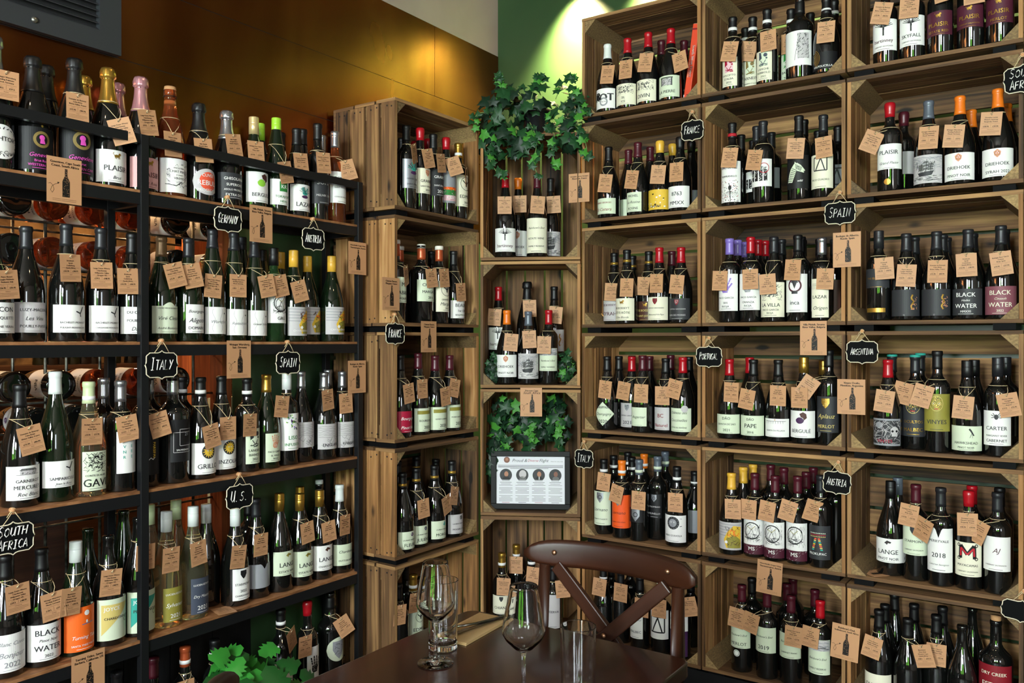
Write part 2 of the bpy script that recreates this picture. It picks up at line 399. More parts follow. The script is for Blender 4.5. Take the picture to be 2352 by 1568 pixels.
def d_fruit(A, x, y, w, h, fg, ac):
    A.poly([(x - h * .15, y + h * .7), (x + h * .4, y + h * .98), (x + h * .85, y + h * .7), (x + h * .95, y + h * .1), (x + h * .5, y - h * .3), (x + h * .1, y + h * .1)], 'brown', 1)
    A.strokes(x, x + h * .7, y, y + h * .8, 12, 'maroon', .001, h * .3, l=2)
    A.disc(x - h * .1, y - h * .3, h * .62, ac, 2, 22, h * .52); A.ring(x - h * .1, y - h * .3, h * .62, h * .06, 'white', 3, 22, 20, 160, ry=h * .52)
def d_tree(A, x, y, w, h, fg, ac):
    A.disc(x, y - h * .75, h * .6, 'plum', 1, 16, h * .25)
    for i in range(26): t = A.r.uniform(0, PI); A.line((x + A.r.uniform(-.2, .2) * h, y - h * .3), (x + h * 1.0 * math.cos(t), y - h * .1 + h * .9 * math.sin(t)), h * .06, A.r.choice(['black', 'charcoal', 'teal', 'teal']), 2)
    A.disc(x, y - h * .25, h * .5, 'teal', 2, 14, h * .25)
def d_square(A, x, y, w, h, fg, ac):
    for a, b in (((-1, -1), (1, -1)), ((1, -1), (1, 1)), ((1, 1), (-1, 1)), ((-1, 1), (-1, -1)), ((-.7, -1), (.1, .9)), ((.1, .9), (.7, -1))):
        A.line((x + a[0] * h * .8, y + a[1] * h * .8), (x + b[0] * h * .8, y + b[1] * h * .8), h * .14, fg)
def d_box(A, x, y, w, h, fg, ac):
    A.rect(x - h * .8, x + h * .8, y - h * .8, y + h * .8, ac); A.text('KR', x, y, h * .6, h * 1.2, 'white', 2)
def d_engrave(A, x, y, w, h, fg, ac):
    A.strokes(x - w, x + w, y - h, y + h, 70, fg, .0009, h * .5); A.strokes(x - w * .6, x + w * .6, y - h * .6, y + h * .7, 40, fg, .0018, h * .4, (-90, 90))
def d_ring(A, x, y, w, h, fg, ac):
    A.ring(x, y - h * .1, h * .75, h * .18, ac, 1, 28); A.rect(x - h * .32, x + h * .32, y + h * .3, y + h, 'charcoal', 2); A.rect(x - h * .32, x + h * .32, y - h, y - h * .7, 'charcoal', 2)
    A.poly([(x - h * .4, y + h * .3), (x + h * .4, y + h * .3), (x, y - h * .65)], 'charcoal', 2); A.path([(x - h * .3, y + h * .2), (x, y - h * .6), (x + h * .3, y + h * .2)], h * .1, 'white', 3)
def d_zebra(A, x, y, w, h, fg, ac):
    for q in ([(-.95, -1), (-.75, -.3), (-.1, -.35), (-.35, -1)], [(-.75, -.3), (-.5, .3), (.05, .1), (-.1, -.35)], [(-.5, .3), (-.15, .78), (.1, .6), (.05, .1)], [(-.1, .6), (.1, .85), (.45, .62), (.05, .1)], [(.45, .62), (.85, .12), (.72, -.12), (.05, .1)]):
        A.p.append(([(x + a * w, y + b_ * h) for a, b_ in q], 'pale', 1))
    A.poly([(x - w * .12, y + h * .7), (x - w * .1, y + h * .98), (x + w * .08, y + h * .78)], 'pale', 1)
    for i in range(9):
        t = i / 8; A.line((x + w * (-.95 + .6 * t), y + h * (-.95 + 1.3 * t)), (x + w * (-.42 + .5 * t), y + h * (-1.02 + 1.15 * t)), h * .05, 'black', 2)
    for i in range(7): t = i / 6; A.line((x + w * (.0 + .55 * t), y + h * (.74 - .30 * t)), (x + w * (.02 + .38 * t), y + h * (.28 - .22 * t)), h * .04, 'black', 2)
    A.disc(x + w * .22, y + h * .48, h * .045, 'black', 3, 10); A.disc(x + w * .74, y + h * .02, h * .05, 'black', 3, 8)
    A.text('wild', x + w * .35, y - h * .85, h * .2, w * .6, 'white', 2, shear=.3)
def d_peacock(A, x, y, w, h, fg, ac):
    for i in range(150): t = A.r.uniform(0, 1); A.disc(x + A.r.uniform(-w, w), y - h + 2 * h * t, .0009 + .0008 * A.r.random(), A.r.choice(['black', 'black', 'charcoal', 'red']), 1, 6)
    A.line((x + w * .2, y - h), (x + w * .15, y + h * .2), .0022, 'black', 2); A.disc(x + w * .15, y + h * .3, .006, 'black', 2, 10, .009); A.line((x + w * .15, y + h * .4), (x + w * .05, y + h * .75), .002, 'black', 2)
    for i in range(12): t = R(200 + i * 12); A.line((x + w * .2, y), (x + w * .2 + h * .9 * math.cos(t), y + h * .7 * math.sin(t)), .0006, 'black', 2)
def d_pattern(A, x, y, w, h, fg, ac):
    for i, q in enumerate((-.75, -.3, .15, .6)):
        A.rect(x + (q - .17) * w, x + (q + .17) * w, y - h * .8, y + h * .3, 'black'); A.strokes(x + (q - .15) * w, x + (q + .15) * w, y - h * .75, y + h * .25, 8, 'white', .0012, .006, (-90, 90), 2)
    A.ring(x + w * .45, y + h * .45, h * .5, h * .06, 'red', 3); A.strokes(x + w * .2, x + w * .7, y + h * .2, y + h * .7, 16, 'black', .001, .008, (0, 180), 3)
def d_circle(A, x, y, w, h, fg, ac):
    A.strokes(x - w, x + w, y - h, y + h, 60, 'mid', .0007, h * .5, (60, 120)); A.ring(x, y + h * .1, h * .8, h * .09, 'black', 2, 26, 20, 330, ry=h * .85); A.ring(x + h * .08, y + h * .05, h * .7, h * .05, 'charcoal', 2, 26, 100, 400)
    A.path([(x - h * .4, y + h * .5), (x, y + h * .25), (x + h * .35, y + h * .6)], h * .05, 'olive', 3); A.path([(x - h * .3, y - h * .3), (x, y + h * .3), (x + h * .3, y - h * .5)], h * .04, 'black', 3)
    A.strokes(x - w * .8, x + w * .8, y - h * .9, y - h * .2, 18, 'black', .0012, h * .6, (-40, 40), 2)
def d_land(A, x, y, w, h, fg, ac):
    for i in range(9): A.line((x - w, y + h * (1 - i * .12)), (x + w, y + h * (.95 - i * .12)), h * .05, 'lgrey' if i % 2 else 'grey', 1)
    A.poly([(x - w * .1, y - h), (x - w * .3, y - h * .3), (x, y + h * .4), (x + w * .4, y + h * .9), (x + w * .95, y + h * .8), (x + w * .95, y - h)], 'yellow', 2)
    A.poly([(x, y - h), (x - w * .1, y - h * .2), (x + w * .5, y + h * .1), (x + w * .9, y - h * .3), (x + w * .9, y - h)], 'olive', 3)
    A.strokes(x - w * .2, x + w * .9, y - h * .8, y + h * .8, 30, 'brown', .0012, h * .4, (-90, 90), 4); A.strokes(x, x + w * .8, y, y + h * .6, 12, 'orange', .0018, h * .3, l=5); A.disc(x - w * .1, y - h * .5, h * .13, 'white', 5, 10)
def d_portrait(A, x, y, w, h, fg, ac):
    W = h * .62; A.rect(x - W, x + W, y - h, y + h, 'pale' if ac != 'crimson' else 'pink', 1)
    A.poly([(x - W, y + h), (x - W, y - h * .2), (x - W * .3, y + h * .1), (x - W * .5, y + h * .9)], ac, 2); A.disc(x + W * .5, y + h * .55, W * .45, ac, 2, 12); A.disc(x + W * .75, y + h * .1, W * .22, ac, 2, 10)
    A.path([(x - W * .6, y - h * .2), (x, y - h * .75), (x + W * .6, y - h * .15)], W * .14, ac, 3); A.strokes(x - W, x + W, y - h, y - h * .6, 14, ac, .0014, W, (-10, 30), 2)
def d_flower(A, x, y, w, h, fg, ac):
    for i in range(46):
        t = A.r.uniform(0, 2 * PI); q = A.r.uniform(.1, 1); px, py = x + w * .8 * q * math.cos(t), y + h * .9 * q * math.sin(t); a = A.r.uniform(0, PI)
        A.line((px, py), (px + .006 * math.cos(a), py + .006 * math.sin(a)), .0026, A.r.choice(['green', 'lime', 'green', 'plum', 'charcoal', 'purple']), 1 + i % 3)
def d_map(A, x, y, w, h, fg, ac):
    for i in range(7):
        yy = y + h * (.9 - i * .16); A.path([(x - w + k * w / 6, yy + A.r.uniform(-.05, .05) * h) for k in range(13)], .0008, 'mid')
    for i in range(10): a = A.r.uniform(-.9, .7) * w; b = A.r.uniform(-.9, 0) * h; A.path([(x + a, y + b), (x + a + w * .2, y + b - h * .2), (x + a + w * .35, y + b + h * .1)], .0008, 'charcoal')
def d_contour(A, x, y, w, h, fg, ac):
    for q in (-.55, .1, .7): A.path([(x + q * w + w * .12 * math.sin(k * .9 + q * 5), y + h * (1 - k * .2)) for k in range(11)], .0007, 'grey')
    A.disc(x + w * .45, y + h * .62, .0028, 'black', 2, 8)
def d_arches(A, x, y, w, h, fg, ac):
    for i in range(9):
        xx = x - w * .85 + i * w * .2; A.ring(xx, y, w * .09, .0008, 'charcoal', 1, 8, 0, 180); A.line((xx - w * .09, y), (xx - w * .09, y - h * .6), .0008, 'charcoal')
    A.line((x - w * .95, y + h * .3), (x + w * .95, y + h * .3), .001, 'charcoal'); A.disc(x, y + h * .75, h * .2, 'gold', 1, 10)
def d_house(A, x, y, w, h, fg, ac):
    A.rect(x - w * .5, x + w * .5, y - h * .5, y + h * .3, 'lgrey'); A.poly([(x - w * .55, y + h * .3), (x + w * .55, y + h * .3), (x + w * .4, y + h * .7), (x - w * .4, y + h * .7)], 'mid'); A.strokes(x - w * .45, x + w * .45, y - h * .45, y + h * .6, 30, 'charcoal', .0008, .004, (0, 90), 2); A.line((x - w * .7, y - h * .5), (x + w * .7, y - h * .5), .0008, 'charcoal', 2)
def d_skull(A, x, y, w, h, fg, ac):
    for i in range(90):
        t = A.r.uniform(0, 2 * PI); q = A.r.uniform(.3, 1); A.disc(x + h * .62 * q * math.cos(t), y + h * .1 + h * .8 * q * math.sin(t), A.r.uniform(.0006, .0016), A.r.choice([ac, ac, 'gold', 'brown']), 2, 6)
    A.ring(x, y + h * .1, h * .68, .0012, ac, 2, 30, ry=h * .86)
    for q in (-1, 1): A.ring(x + q * h * .28, y + h * .1, h * .2, h * .07, ac, 3, 14); A.disc(x + q * h * .28, y + h * .1, h * .05, 'white', 3, 8)
    A.poly([(x - h * .07, y - h * .15), (x + h * .07, y - h * .15), (x, y + h * .05)], 'gold', 3); A.line((x - h * .2, y - h * .5), (x + h * .2, y - h * .5), h * .08, 'red', 3)
def d_bones(A, x, y, w, h, fg, ac):
    A.rect(x - w, x + w, y - h, y + h, 'charcoal'); A.strokes(x - w, x + w, y - h, y + h, 90, 'lgrey', .0009, h * .7, (-80, 80), 2); A.disc(x - w * .35, y + h * .6, h * .35, 'grey', 2, 14, h * .28)
    A.disc(x + w * .6, y + h * .15, h * .34, 'lgrey', 3, 16); A.rect(x + w * .42, x + w * .78, y - h * .35, y, 'lgrey', 3)
    for q in (.47, .73): A.disc(x + w * q, y + h * .1, h * .1, 'black', 4, 10)
def d_bird(A, x, y, w, h, fg, ac):
    x += w * .35; A.poly([(x - h * .2, y + h * .8), (x + h * .05, y + h * .5), (x + h * .5, y - h * .4), (x + h * .3, y - h * .45), (x - h * .15, y + h * .3), (x - h * .4, y + h * .6)], fg)
    A.line((x + h * .1, y), (x - h * .2, y - h * .8), h * .06, fg); A.line((x + h * .2, y - h * .1), (x + h * .2, y - h * .8), h * .05, fg)
def d_swallow(A, x, y, w, h, fg, ac):
    x += w * .4; A.line((x - h * .7, y + h * .2), (x, y - h * .1), h * .2, fg); A.line((x, y - h * .1), (x + h * .5, y + h * .9), h * .2, fg); A.line((x - h * .1, y), (x + h * .1, y - h * .6), h * .15, fg)
def d_bee(A, x, y, w, h, fg, ac):
    A.disc(x, y, h * .35, fg, 1, 12, h * .5)
    for q in (-1, 1):
        for t in (.2, .9, 1.5): A.line((x, y), (x + q * h * .9 * math.cos(t - .6), y + h * .8 * math.sin(t - .4)), h * .12, fg)
def d_husk(A, x, y, w, h, fg, ac):
    A.poly([(x - h * .9, y), (x - h * .2, y + h * .7), (x + h * .9, y + h * .3), (x + h * .6, y - h * .1), (x + h * .1, y + .1 * h), (x - h * .2, y - h * .5), (x - h * .5, y - h * .2)], ac); A.strokes(x - h * .4, x + h * .5, y, y + h * .4, 6, 'brown', .0008, h * .5, (10, 40), 2)
def d_vista(A, x, y, w, h, fg, ac):
    A.rect(x - w, x + w, y - h * .9, y + h * 1.1, 'lgrey'); A.strokes(x - w, x + w, y - h * .8, y + h, 34, 'grey', .0014, w * .6, (-25, 25), 2); A.strokes(x - w, x + w, y - h * .8, y + h * .1, 16, 'mid', .0016, w * .5, (-12, 12), 3)
def d_emm(A, x, y, w, h, fg, ac):
    A.path([(x - h * .8, y - h * .8), (x - h * .75, y + h * .8), (x, y - h * .3), (x + h * .75, y + h * .8), (x + h * .8, y - h * .8)], h * .42, 'black'); A.path([(x - h * .75, y - h * .5), (x - h * .7, y + h * .5), (x, y - h * .3), (x + h * .7, y + h * .5), (x + h * .75, y - h * .5)], h * .2, 'red', 2)
    for a in (-1, 1):
        for b in (-.8, .8): A.ring(x + a * h, y + b * h, h * .22, h * .1, 'black', 1, 10)
def d_poster(A, x, y, w, h, fg, ac):
    A.rect(x - w, x + w, y, y + h, 'grey'); A.rect(x - w, x + w, y - h * .2, y, 'orange', 1); A.rect(x - w, x + w, y - h * .6, y - h * .2, 'green', 1); A.rect(x - w, x + w, y - h, y - h * .6, 'pink', 1)
    A.line((x + w * .5, y - h * .5), (x + w * .6, y + h * .5), w * .14, 'coral', 2); A.strokes(x - w, x + w, y - h, y, 30, 'crimson', .0015, .006, l=2); A.strokes(x - w, x + w, y - h * .6, y - h * .1, 20, 'white', .001, .005, l=3)
def d_shield(A, x, y, w, h, fg, ac):
    A.poly([(x, y + h), (x + h * .75, y + h * .4), (x + h * .6, y - h * .4), (x, y - h), (x - h * .6, y - h * .4), (x - h * .75, y + h * .4)], ac, 2); A.ring(x, y, h * .5, h * .06, 'brown', 3)
    for a, b in ((-.25, .05), (.25, .05), (0, .4)): A.disc(x + a * h, y + b * h, h * .14, 'pink', 4, 8)
def d_arcs(A, x, y, w, h, fg, ac):
    for i in range(5): A.ring(x - w, y + h * .4, h * (1.3 - i * .2), h * .07, 'gold', 1, 24, -60, 60)
def d_cubes(A, x, y, w, h, fg, ac):
    A.rect(x - w, x + w, y + h * .7, y + h, 'yellow', 1)
    for i in range(26): a, b = A.r.uniform(-w, w * .8), A.r.uniform(-h, h * .6); q = A.r.uniform(.003, .007); A.poly([(x + a, y + b), (x + a + q, y + b + q * .3), (x + a + q * .8, y + b + q), (x + a - q * .2, y + b + q * .8)], A.r.choice(['black', 'white', 'black', 'yellow', 'white']), 2 + i % 3)
def d_diag(A, x, y, w, h, fg, ac):
    A.p.append(([(x - w, y - h), (x + w, y + h), (x - w, y + h)], ac, 1)); A.text('JOYCE', x - w * .35, y + h * .72, h * .26, w * 1.0, 'white', 3); A.ring(x + w * .65, y - h * .15, h * .16, h * .03, 'charcoal', 2, 6)
def d_tide(A, x, y, w, h, fg, ac):
    A.disc(x + w * .1, y + h * .55, h * .25, 'white', 1, 16); A.line((x - w * .2, y - h * .5), (x + w * .6, y - h * .4), h * .08, 'blue', 1); A.disc(x + w * .1, y - h * .25, h * .1, 'white', 2, 8, h * .16); A.ring(x + w * .1, y + h * .2, h * .5, .0007, 'brown', 1, 16, -60, 60)
def d_letters(A, x, y, w, h, fg, ac):
    A.text('ROT', x + w * .1, y + h * .15, h * 1.0, w * 1.9, 'charcoal', 2, .05); A.text('R', x - w * .45, y + h * .3, h * .9, w, 'black', 3, .05); A.disc(x + w * .1, y - h * .4, h * .5, 'grey', 3, 20); A.disc(x + w * .1, y - h * .4, h * .33, 'white', 4, 20); A.text('MELTIK', x + w * .1, y - h * .4, h * .14, h * .6, 'maroon', 5)
def d_stone(A, x, y, w, h, fg, ac):
    A.rect(x - w * .45, x + w * .45, y - h * .7, y + h * .6, 'lgrey'); A.line((x - w * .6, y + h * .75), (x + w * .6, y + h * .75), h * .2, 'charcoal', 2)
    for q in (-1, 1): A.line((x + q * w * .5, y + h * .7), (x + q * w * .5, y - h * .8), w * .1, 'charcoal', 2)
    A.strokes(x - w * .5, x + w * .5, y - h * .8, y + h * .6, 60, 'charcoal', .0009, .008, (20, 70), 2)
def d_palm(A, x, y, w, h, fg, ac):
    A.disc(x + w * .05, y + h * .1, h * .9, 'lgrey', 1, 16, h * .5); A.strokes(x - w * .8, x + w * .9, y - h * .8, y + h * .8, 70, 'charcoal', .0012, .009, (-50, 60), 2); A.path([(x - w * .9, y - h * .6), (x - w * .2, y - h * .7), (x + w * .8, y + h * .1)], .0016, 'black', 3)
def d_camus(A, x, y, w, h, fg, ac):
    A.ring(x, y, h * .9, h * .06, fg, 1, 24); A.disc(x, y - h * .05, h * .14, fg, 2, 8, h * .4)
    for q in (-1, 1): A.line((x, y - h * .1), (x + q * h * .6, y + h * .4), h * .14, fg, 2)
def d_cameo(A, x, y, w, h, fg, ac):
    A.ring(x, y, h * .8, h * .26, 'dgold', 1, 26); A.disc(x, y + h * .18, h * .26, 'pink2' if 'pink2' in PAL else 'purple', 2, 12); A.poly([(x - h * .15, y + h * .1), (x + h * .2, y), (x + h * .3, y - h * .4), (x - h * .2, y - h * .4)], 'pink2', 2)
    A.disc(x, y + h * 1.3, h * .12, 'gold', 2, 6)
def d_wreath(A, x, y, w, h, fg, ac):
    for i in range(22):
        t = R(i * 360 / 22); A.line((x + w * .95 * math.cos(t), y + h * 1.0 * math.sin(t)), (x + w * .95 * math.cos(t) + .006 * math.cos(t * 3), y + h * 1.0 * math.sin(t) + .006 * math.sin(t * 3)), .0022, 'black', 1)
def d_oval(A, x, y, w, h, fg, ac):
    A.disc(x, y, w * .85, 'lgrey', 1, 28, h * 1.0); A.disc(x + w * .07, y + h * .05, w * .68, 'coral', 2, 28, h * .84)
def d_swan(A, x, y, w, h, fg, ac):
    x += w * .62; A.path([(x, y + h * .7), (x - h * .12, y + h * .4), (x + h * .1, y + h * .1), (x - h * .15, y - h * .3), (x, y - h * .6)], h * .13, 'gold', 3); A.strokes(x - h * .15, x + h * .4, y - h * .6, y + h * .6, 16, 'tan', .0014, .008, l=3)
def d_prok(A, x, y, w, h, fg, ac):
    for i, c in enumerate(('pale', 'red', 'sand')):
        for k in range(10): A.poly([(x - w * .75 + k * w * .15, y + h * (.85 - i * .16)), (x - w * .66 + k * w * .15, y + h * (.95 - i * .16)), (x - w * .6 + k * w * .15, y + h * (.85 - i * .16))], c, 2)
    for q in (-1, 1):
        for k in range(7): A.rect(x + q * w * (.16 + .04 * k) - w * .12, x + q * w * (.16 + .04 * k) + w * .1, y + h * (.3 - k * .17), y + h * (.42 - k * .17), ('coral', 'sand', 'teal', 'yellow')[k % 4], 2)
def d_torn(A, x, y, w, h, fg, ac):
    A.rect(x + w * .1, x + w, y - h * .7, y + h, 'lgrey'); A.strokes(x + w * .05, x + w, y - h * .7, y + h * .95, 80, 'charcoal', .0012, .007, (30, 100), 2); A.path([(x + w * .3, y + h), (x + w * .15, y + h * .3), (x, y - h * .2), (x - w * .1, y - h * .8)], .001, 'charcoal', 3)
def d_blackhand(A, x, y, w, h, fg, ac): d_hand(A, x, y, w, h, fg, 'black')
def d_vee(A, x, y, w, h, fg, ac):
    A.path([(x - h * .9, y + h), (x, y - h * .3), (x + h * .9, y + h)], h * .2, fg)
def d_shieldm(A, x, y, w, h, fg, ac):
    A.poly([(x - h * .7, y + h), (x + h * .7, y + h), (x + h * .7, y - h * .1), (x, y - h), (x - h * .7, y - h * .1)], 'silver', 2); A.ring(x, y + h * .1, h * .4, h * .12, 'charcoal', 3, 12)
def d_dot(A, x, y, w, h, fg, ac):
    A.disc(x + w * .1, y, h * .7, ac, 1, 14); A.strokes(x - h * .3, x + h * .6, y - h * .4, y + h * .4, 8, 'white', .0006, h * .5, l=2)
def d_stripe(A, x, y, w, h, fg, ac): A.rect(x - w, x + w, y - h * .5, y + h * .5, ac, 1)
def d_tall(A, x, y, w, h, fg, ac):
    for i, (a, b) in enumerate((('V', 'E'), ('N', 'E'), ('R', 'E'))):
        A.text(a, x - w * .35, y + h * (.55 - i * .5), h * .28, w * .5, fg, 2); A.text(b, x + w * .35, y + h * (.6 - i * .5), h * .28, w * .5, fg, 2)
def d_pars(A, x, y, w, h, fg, ac):
    A.text('PARSIFAL', x + w * .25, y + h * .1, w * .42, h * 1.6, 'yellow', 2, rot=-PI / 2); A.path([(x - w * .3, y - h * .8), (x - w * .1, y - h * .6), (x + w * .1, y - h * .8), (x + w * .3, y - h * .6)], .0015, 'white', 2)
def d_twoboxes(A, x, y, w, h, fg, ac):
    def fr(a, b, c, d):
        A.path([(a, c), (b, c), (b, d), (a, d), (a, c)], .0012, 'lgrey', 2)
    fr(x - w * .8, x + w * .8, y - h * .95, y + h * .7); fr(x - w * .3, x + w * .95, y - h * .4, y + h * .95)
    A.text('21', x + w * .3, y + h * .55, h * .3, w * .6, 'grey', 3); A.text('SAUVIGNON', x, y - h * .75, h * .14, w * 1.4, 'white', 3)
PAL['pink2'] = '#d64fb0'; PAL['white2'] = '#e4ded2'
ARTW = dict(crest='crest', sun='sun-face', moon='moon-face', hand='handprint', ship='sailing-ship', wings='winged-figure', husk='small leaf-mark', vista='landscape-topped', lion='gold-lion', fruit='fruit', tree='tree', square='black-square',
            box='green-square', engrave='engraved', ring='ringed', zebra='zebra', peacock='peacock', pattern='patterned', circle='swirled', land='landscape', portrait='portrait', flower='floral', map='map',
            contour='contoured', arches='arcaded', house='house', skull='skull', bones='skeleton', bird='bird', swallow='swallow', bee='bee', emm='red-monogram', poster='scenic', shield='copper-shield', arcs='gold-arc',
            cubes='checkered', diag='diagonal', tide='moon-and-sea', letters='big-lettered', stone='dolmen', palm='sketched', camus='ringed-eagle', cameo='cameo', wreath='wreathed', oval='coral-oval', swan='gold-swan',
            prok='folk-patterned', torn='torn-edged', blackhand='black-handprint', vee='vee', shieldm='silver-shield', dot='dotted', stripe='striped', tall='green-lettered', pars='yellow-lettered', twoboxes='outlined')
DRAW = {k[2:]: v for k, v in list(globals().items()) if k.startswith('d_')}
# ------------------------------------------------------------------ bottles
GLASS = dict(
    b=mat('dark_bottle_glass', (0.004, 0.0045, 0.004), 0.05, spec=0.7, coat=0.6),
    n=mat('green_black_bottle_glass', (0.004, 0.010, 0.004), 0.05, spec=0.7, coat=0.6),
    g=mat('green_bottle_glass', (0.10, 0.30, 0.10), 0.02, trans=0.92, ior=1.40),
    y=mat('pale_wine_glass', (0.95, 0.92, 0.62), 0.02, trans=0.97, ior=1.22),
    e=mat('rose_wine_glass', (0.72, 0.20, 0.06), 0.02, trans=0.92, ior=1.38),
    r=mat('amber_wine_glass', (0.55, 0.10, 0.03), 0.02, trans=0.92, ior=1.38))
CAPS = dict(k=('black', '#070708', .45, 0), r=('red', '#a3101c', .28, 0), w=('white', '#d5dad6', .35, 0), s=('silver', '#b4b6ba', .25, .9), g=('gold', '#bd9440', .28, .85), d=('charcoal', '#222326', .38, .2),
            o=('orange', '#e0721a', .35, 0), y=('yellow', '#dba83a', .35, 0), m=('maroon', '#4a1420', .35, .1), p=('purple', '#7b68b8', .35, 0), l=('lime', '#96c832', .35, 0), i=('pink', '#dba0a8', .25, .7),
            a=('slate', '#5b636e', .35, .2), c=('cork', '#b5875a', .8, 0), t=('teal', '#3fae9b', .4, 0), v=('pale-green', '#c3cfa2', .4, 0), n=('uncapped', '#20140a', .3, 0), u=('bronze', '#7a6144', .35, .6), q=('copper', '#b5532e', .3, .4), f=('beige', '#d8c08a', .3, .5))
def cap_mat(c): n, h, r, me = CAPS[c]; return mat('capsule_' + n, h, r, me)
PROF = dict(
    B=[(.030, 0), (.0358, .004), (.0368, .012), (.037, .62), (.0366, .645), (.0345, .675), (.030, .70), (.023, .725), (.0175, .75), (.0150, .78), (.0138, .94), (.0138, .955), (.0152, .96), (.0152, .985), (.0135, 1.0)],
    U=[(.033, 0), (.0395, .004), (.0405, .012), (.0405, .40), (.0398, .45), (.0375, .51), (.0335, .57), (.0285, .63), (.0235, .69), (.0190, .755), (.0158, .82), (.0142, .89), (.0140, .955), (.0154, .96), (.0154, .985), (.0137, 1.0)],
    H=[(.030, 0), (.0362, .004), (.0372, .012), (.0372, .36), (.0366, .43), (.0345, .52), (.031, .60), (.0268, .68), (.0225, .76), (.0180, .84), (.0150, .90), (.0140, .955), (.0152, .96), (.0152, .985), (.0135, 1.0)],
    C=[(.036, 0), (.043, .005), (.0438, .014), (.0438, .40), (.0428, .46), (.0392, .54), (.0335, .62), (.0270, .69), (.0215, .76), (.0178, .83), (.0164, .89), (.0164, .92), (.0182, .925), (.0182, .96), (.0165, 1.0)])
for _k, _s in (('B', 1.03), ('U', 1.075), ('H', 1.04), ('C', 1.04)): PROF[_k] = [(r * (_s if z < .7 else 1), z) for r, z in PROF[_k]]
PROF['M'] = [(r * 1.22, z) if z < .76 else (r * 1.12, z) for r, z in PROF['B']]
RAD = dict(B=.0382, U=.0436, H=.0388, C=.0456, M=.0466)
def prof_r(kind, t):
    P = PROF[kind]
    for (r0, z0), (r1, z1) in zip([(p[0], p[1] if p[1] < .011 or True else 0) for p in P], P[1:]):
        a = z0; b = z1
        if a <= t <= b: return r0 + (r1 - r0) * (t - a) / (b - a + 1e-9)
    return P[-1][0]
_B = {}
def body_mesh(kind, H, g):
    k = ('b', kind, H, g)
    if k not in _B:
        P = [(r, z * H) for r, z in PROF[kind]]
        P = [(0.0, .012), (.018, .010)] + P if g in 'yegr' else [(0.0, 0.002)] + P
        m = MB(); m.lathe(P + [(0.0, H)], 30); _B[k] = m.mesh('bottle_body', [GLASS[g]])
    return _B[k]
def cap_mesh(kind, H, c, style):
    k = ('c', kind, H, c, style)
    if k in _B: return _B[k]
    m = MB(); e = .0008
    if style == 'x':      # foil over a muselet
        z0 = .70
        P = [(prof_r(kind, z0 + i * .022) + e, (z0 + i * .022) * H) for i in range(9)] + [(.0172, .905 * H), (.0162, .915 * H), (.0205, .925 * H), (.0212, .94 * H), (.0205, .965 * H), (.0200, .985 * H), (.0165, H + .002), (0, H + .003)]
        rr = random.Random(int(H * 1000))
        ph = [rr.uniform(0, 6) for _ in range(20)]
        m.lathe(P, 40, wr=lambda th, j: 1 + (.035 * math.sin(7 * th + ph[j % 20]) + .02 * math.sin(15 * th + ph[0]) if 9 <= j < 16 else .006 * math.sin(5 * th + ph[j % 20])))
    elif style == 'k':    # bare cork held by a wire cage
        m.lathe([(.0125, .93 * H), (.0165, .95 * H), (.0175, .985 * H), (.016, H + .004), (0, H + .005)], 20)
        for i in range(4): t = i * PI / 2; m.tube([(.019 * math.cos(t), .019 * math.sin(t), .91 * H), (.0195 * math.cos(t), .0195 * math.sin(t), .97 * H), (.008 * math.cos(t), .008 * math.sin(t), H + .007)], .0009, 5, 1)
        m.tube([(.019 * math.cos(i * PI / 8), .019 * math.sin(i * PI / 8), .92 * H) for i in range(16)], .0009, 5, 1, closed=True)
    elif style == 'z':    # a short stopper
        m.lathe([(.0142, H - .004), (.0146, H + .004), (.0142, H + .013), (0, H + .0135)], 20)
    elif style == 'e':    # wax seal
        m.lathe([(.0145 + e, H - .045), (.0148 + e, H - .030), (.0158 + e, H - .018), (.0168 + e, H - .010), (.0166, H), (.0140, H + .0035), (0, H + .004)], 24)
    elif style == 'S':    # screw cap
        zb = H - .058; P = [(.0160, zb), (.0160, H - .0215), (.0156, H - .0205), (.0161, H - .0195)]
        for i in range(4): P += [(.0161, H - .017 + i * .0038), (.0156, H - .0155 + i * .0038)]
        m.lathe(P + [(.0161, H - .002), (.0150, H + .001), (0, H + .0011)], 26)
    else:
        zb = (H - .058) / H; P = [(prof_r(kind, zb + i * (0.94 - zb) / 4) + e, (zb + i * (.94 - zb) / 4) * H) for i in range(5)]
        m.lathe(P + [(.0140 + e, .953 * H), (.0154 + e, .960 * H), (.0156 + e, .986 * H), (.0142 + e, H + e), (0, H + e)], 26)
    _B[k] = m.mesh('capsule', [cap_mat(c), mat('muselet_wire', '#2a2a2a', .4, .6)]); return _B[k]
def band_mesh(kind, H, col):
    k = ('n', kind, H, col)
    if k not in _B:
        m = MB(); z1 = H - .038; z0 = z1 - .011
        if col in ('teal', 'white2'): m.lathe([(.0167, H - (.006 if col == 'teal' else .014)), (.0167, H - .001), (.015, H + .0016), (0, H + .0017)], 24)
        else: m.lathe([(.0163, z0), (.0163, z1)], 24)
        _B[k] = m.mesh('neck_band', [pmat(col)])
    return _B[k]
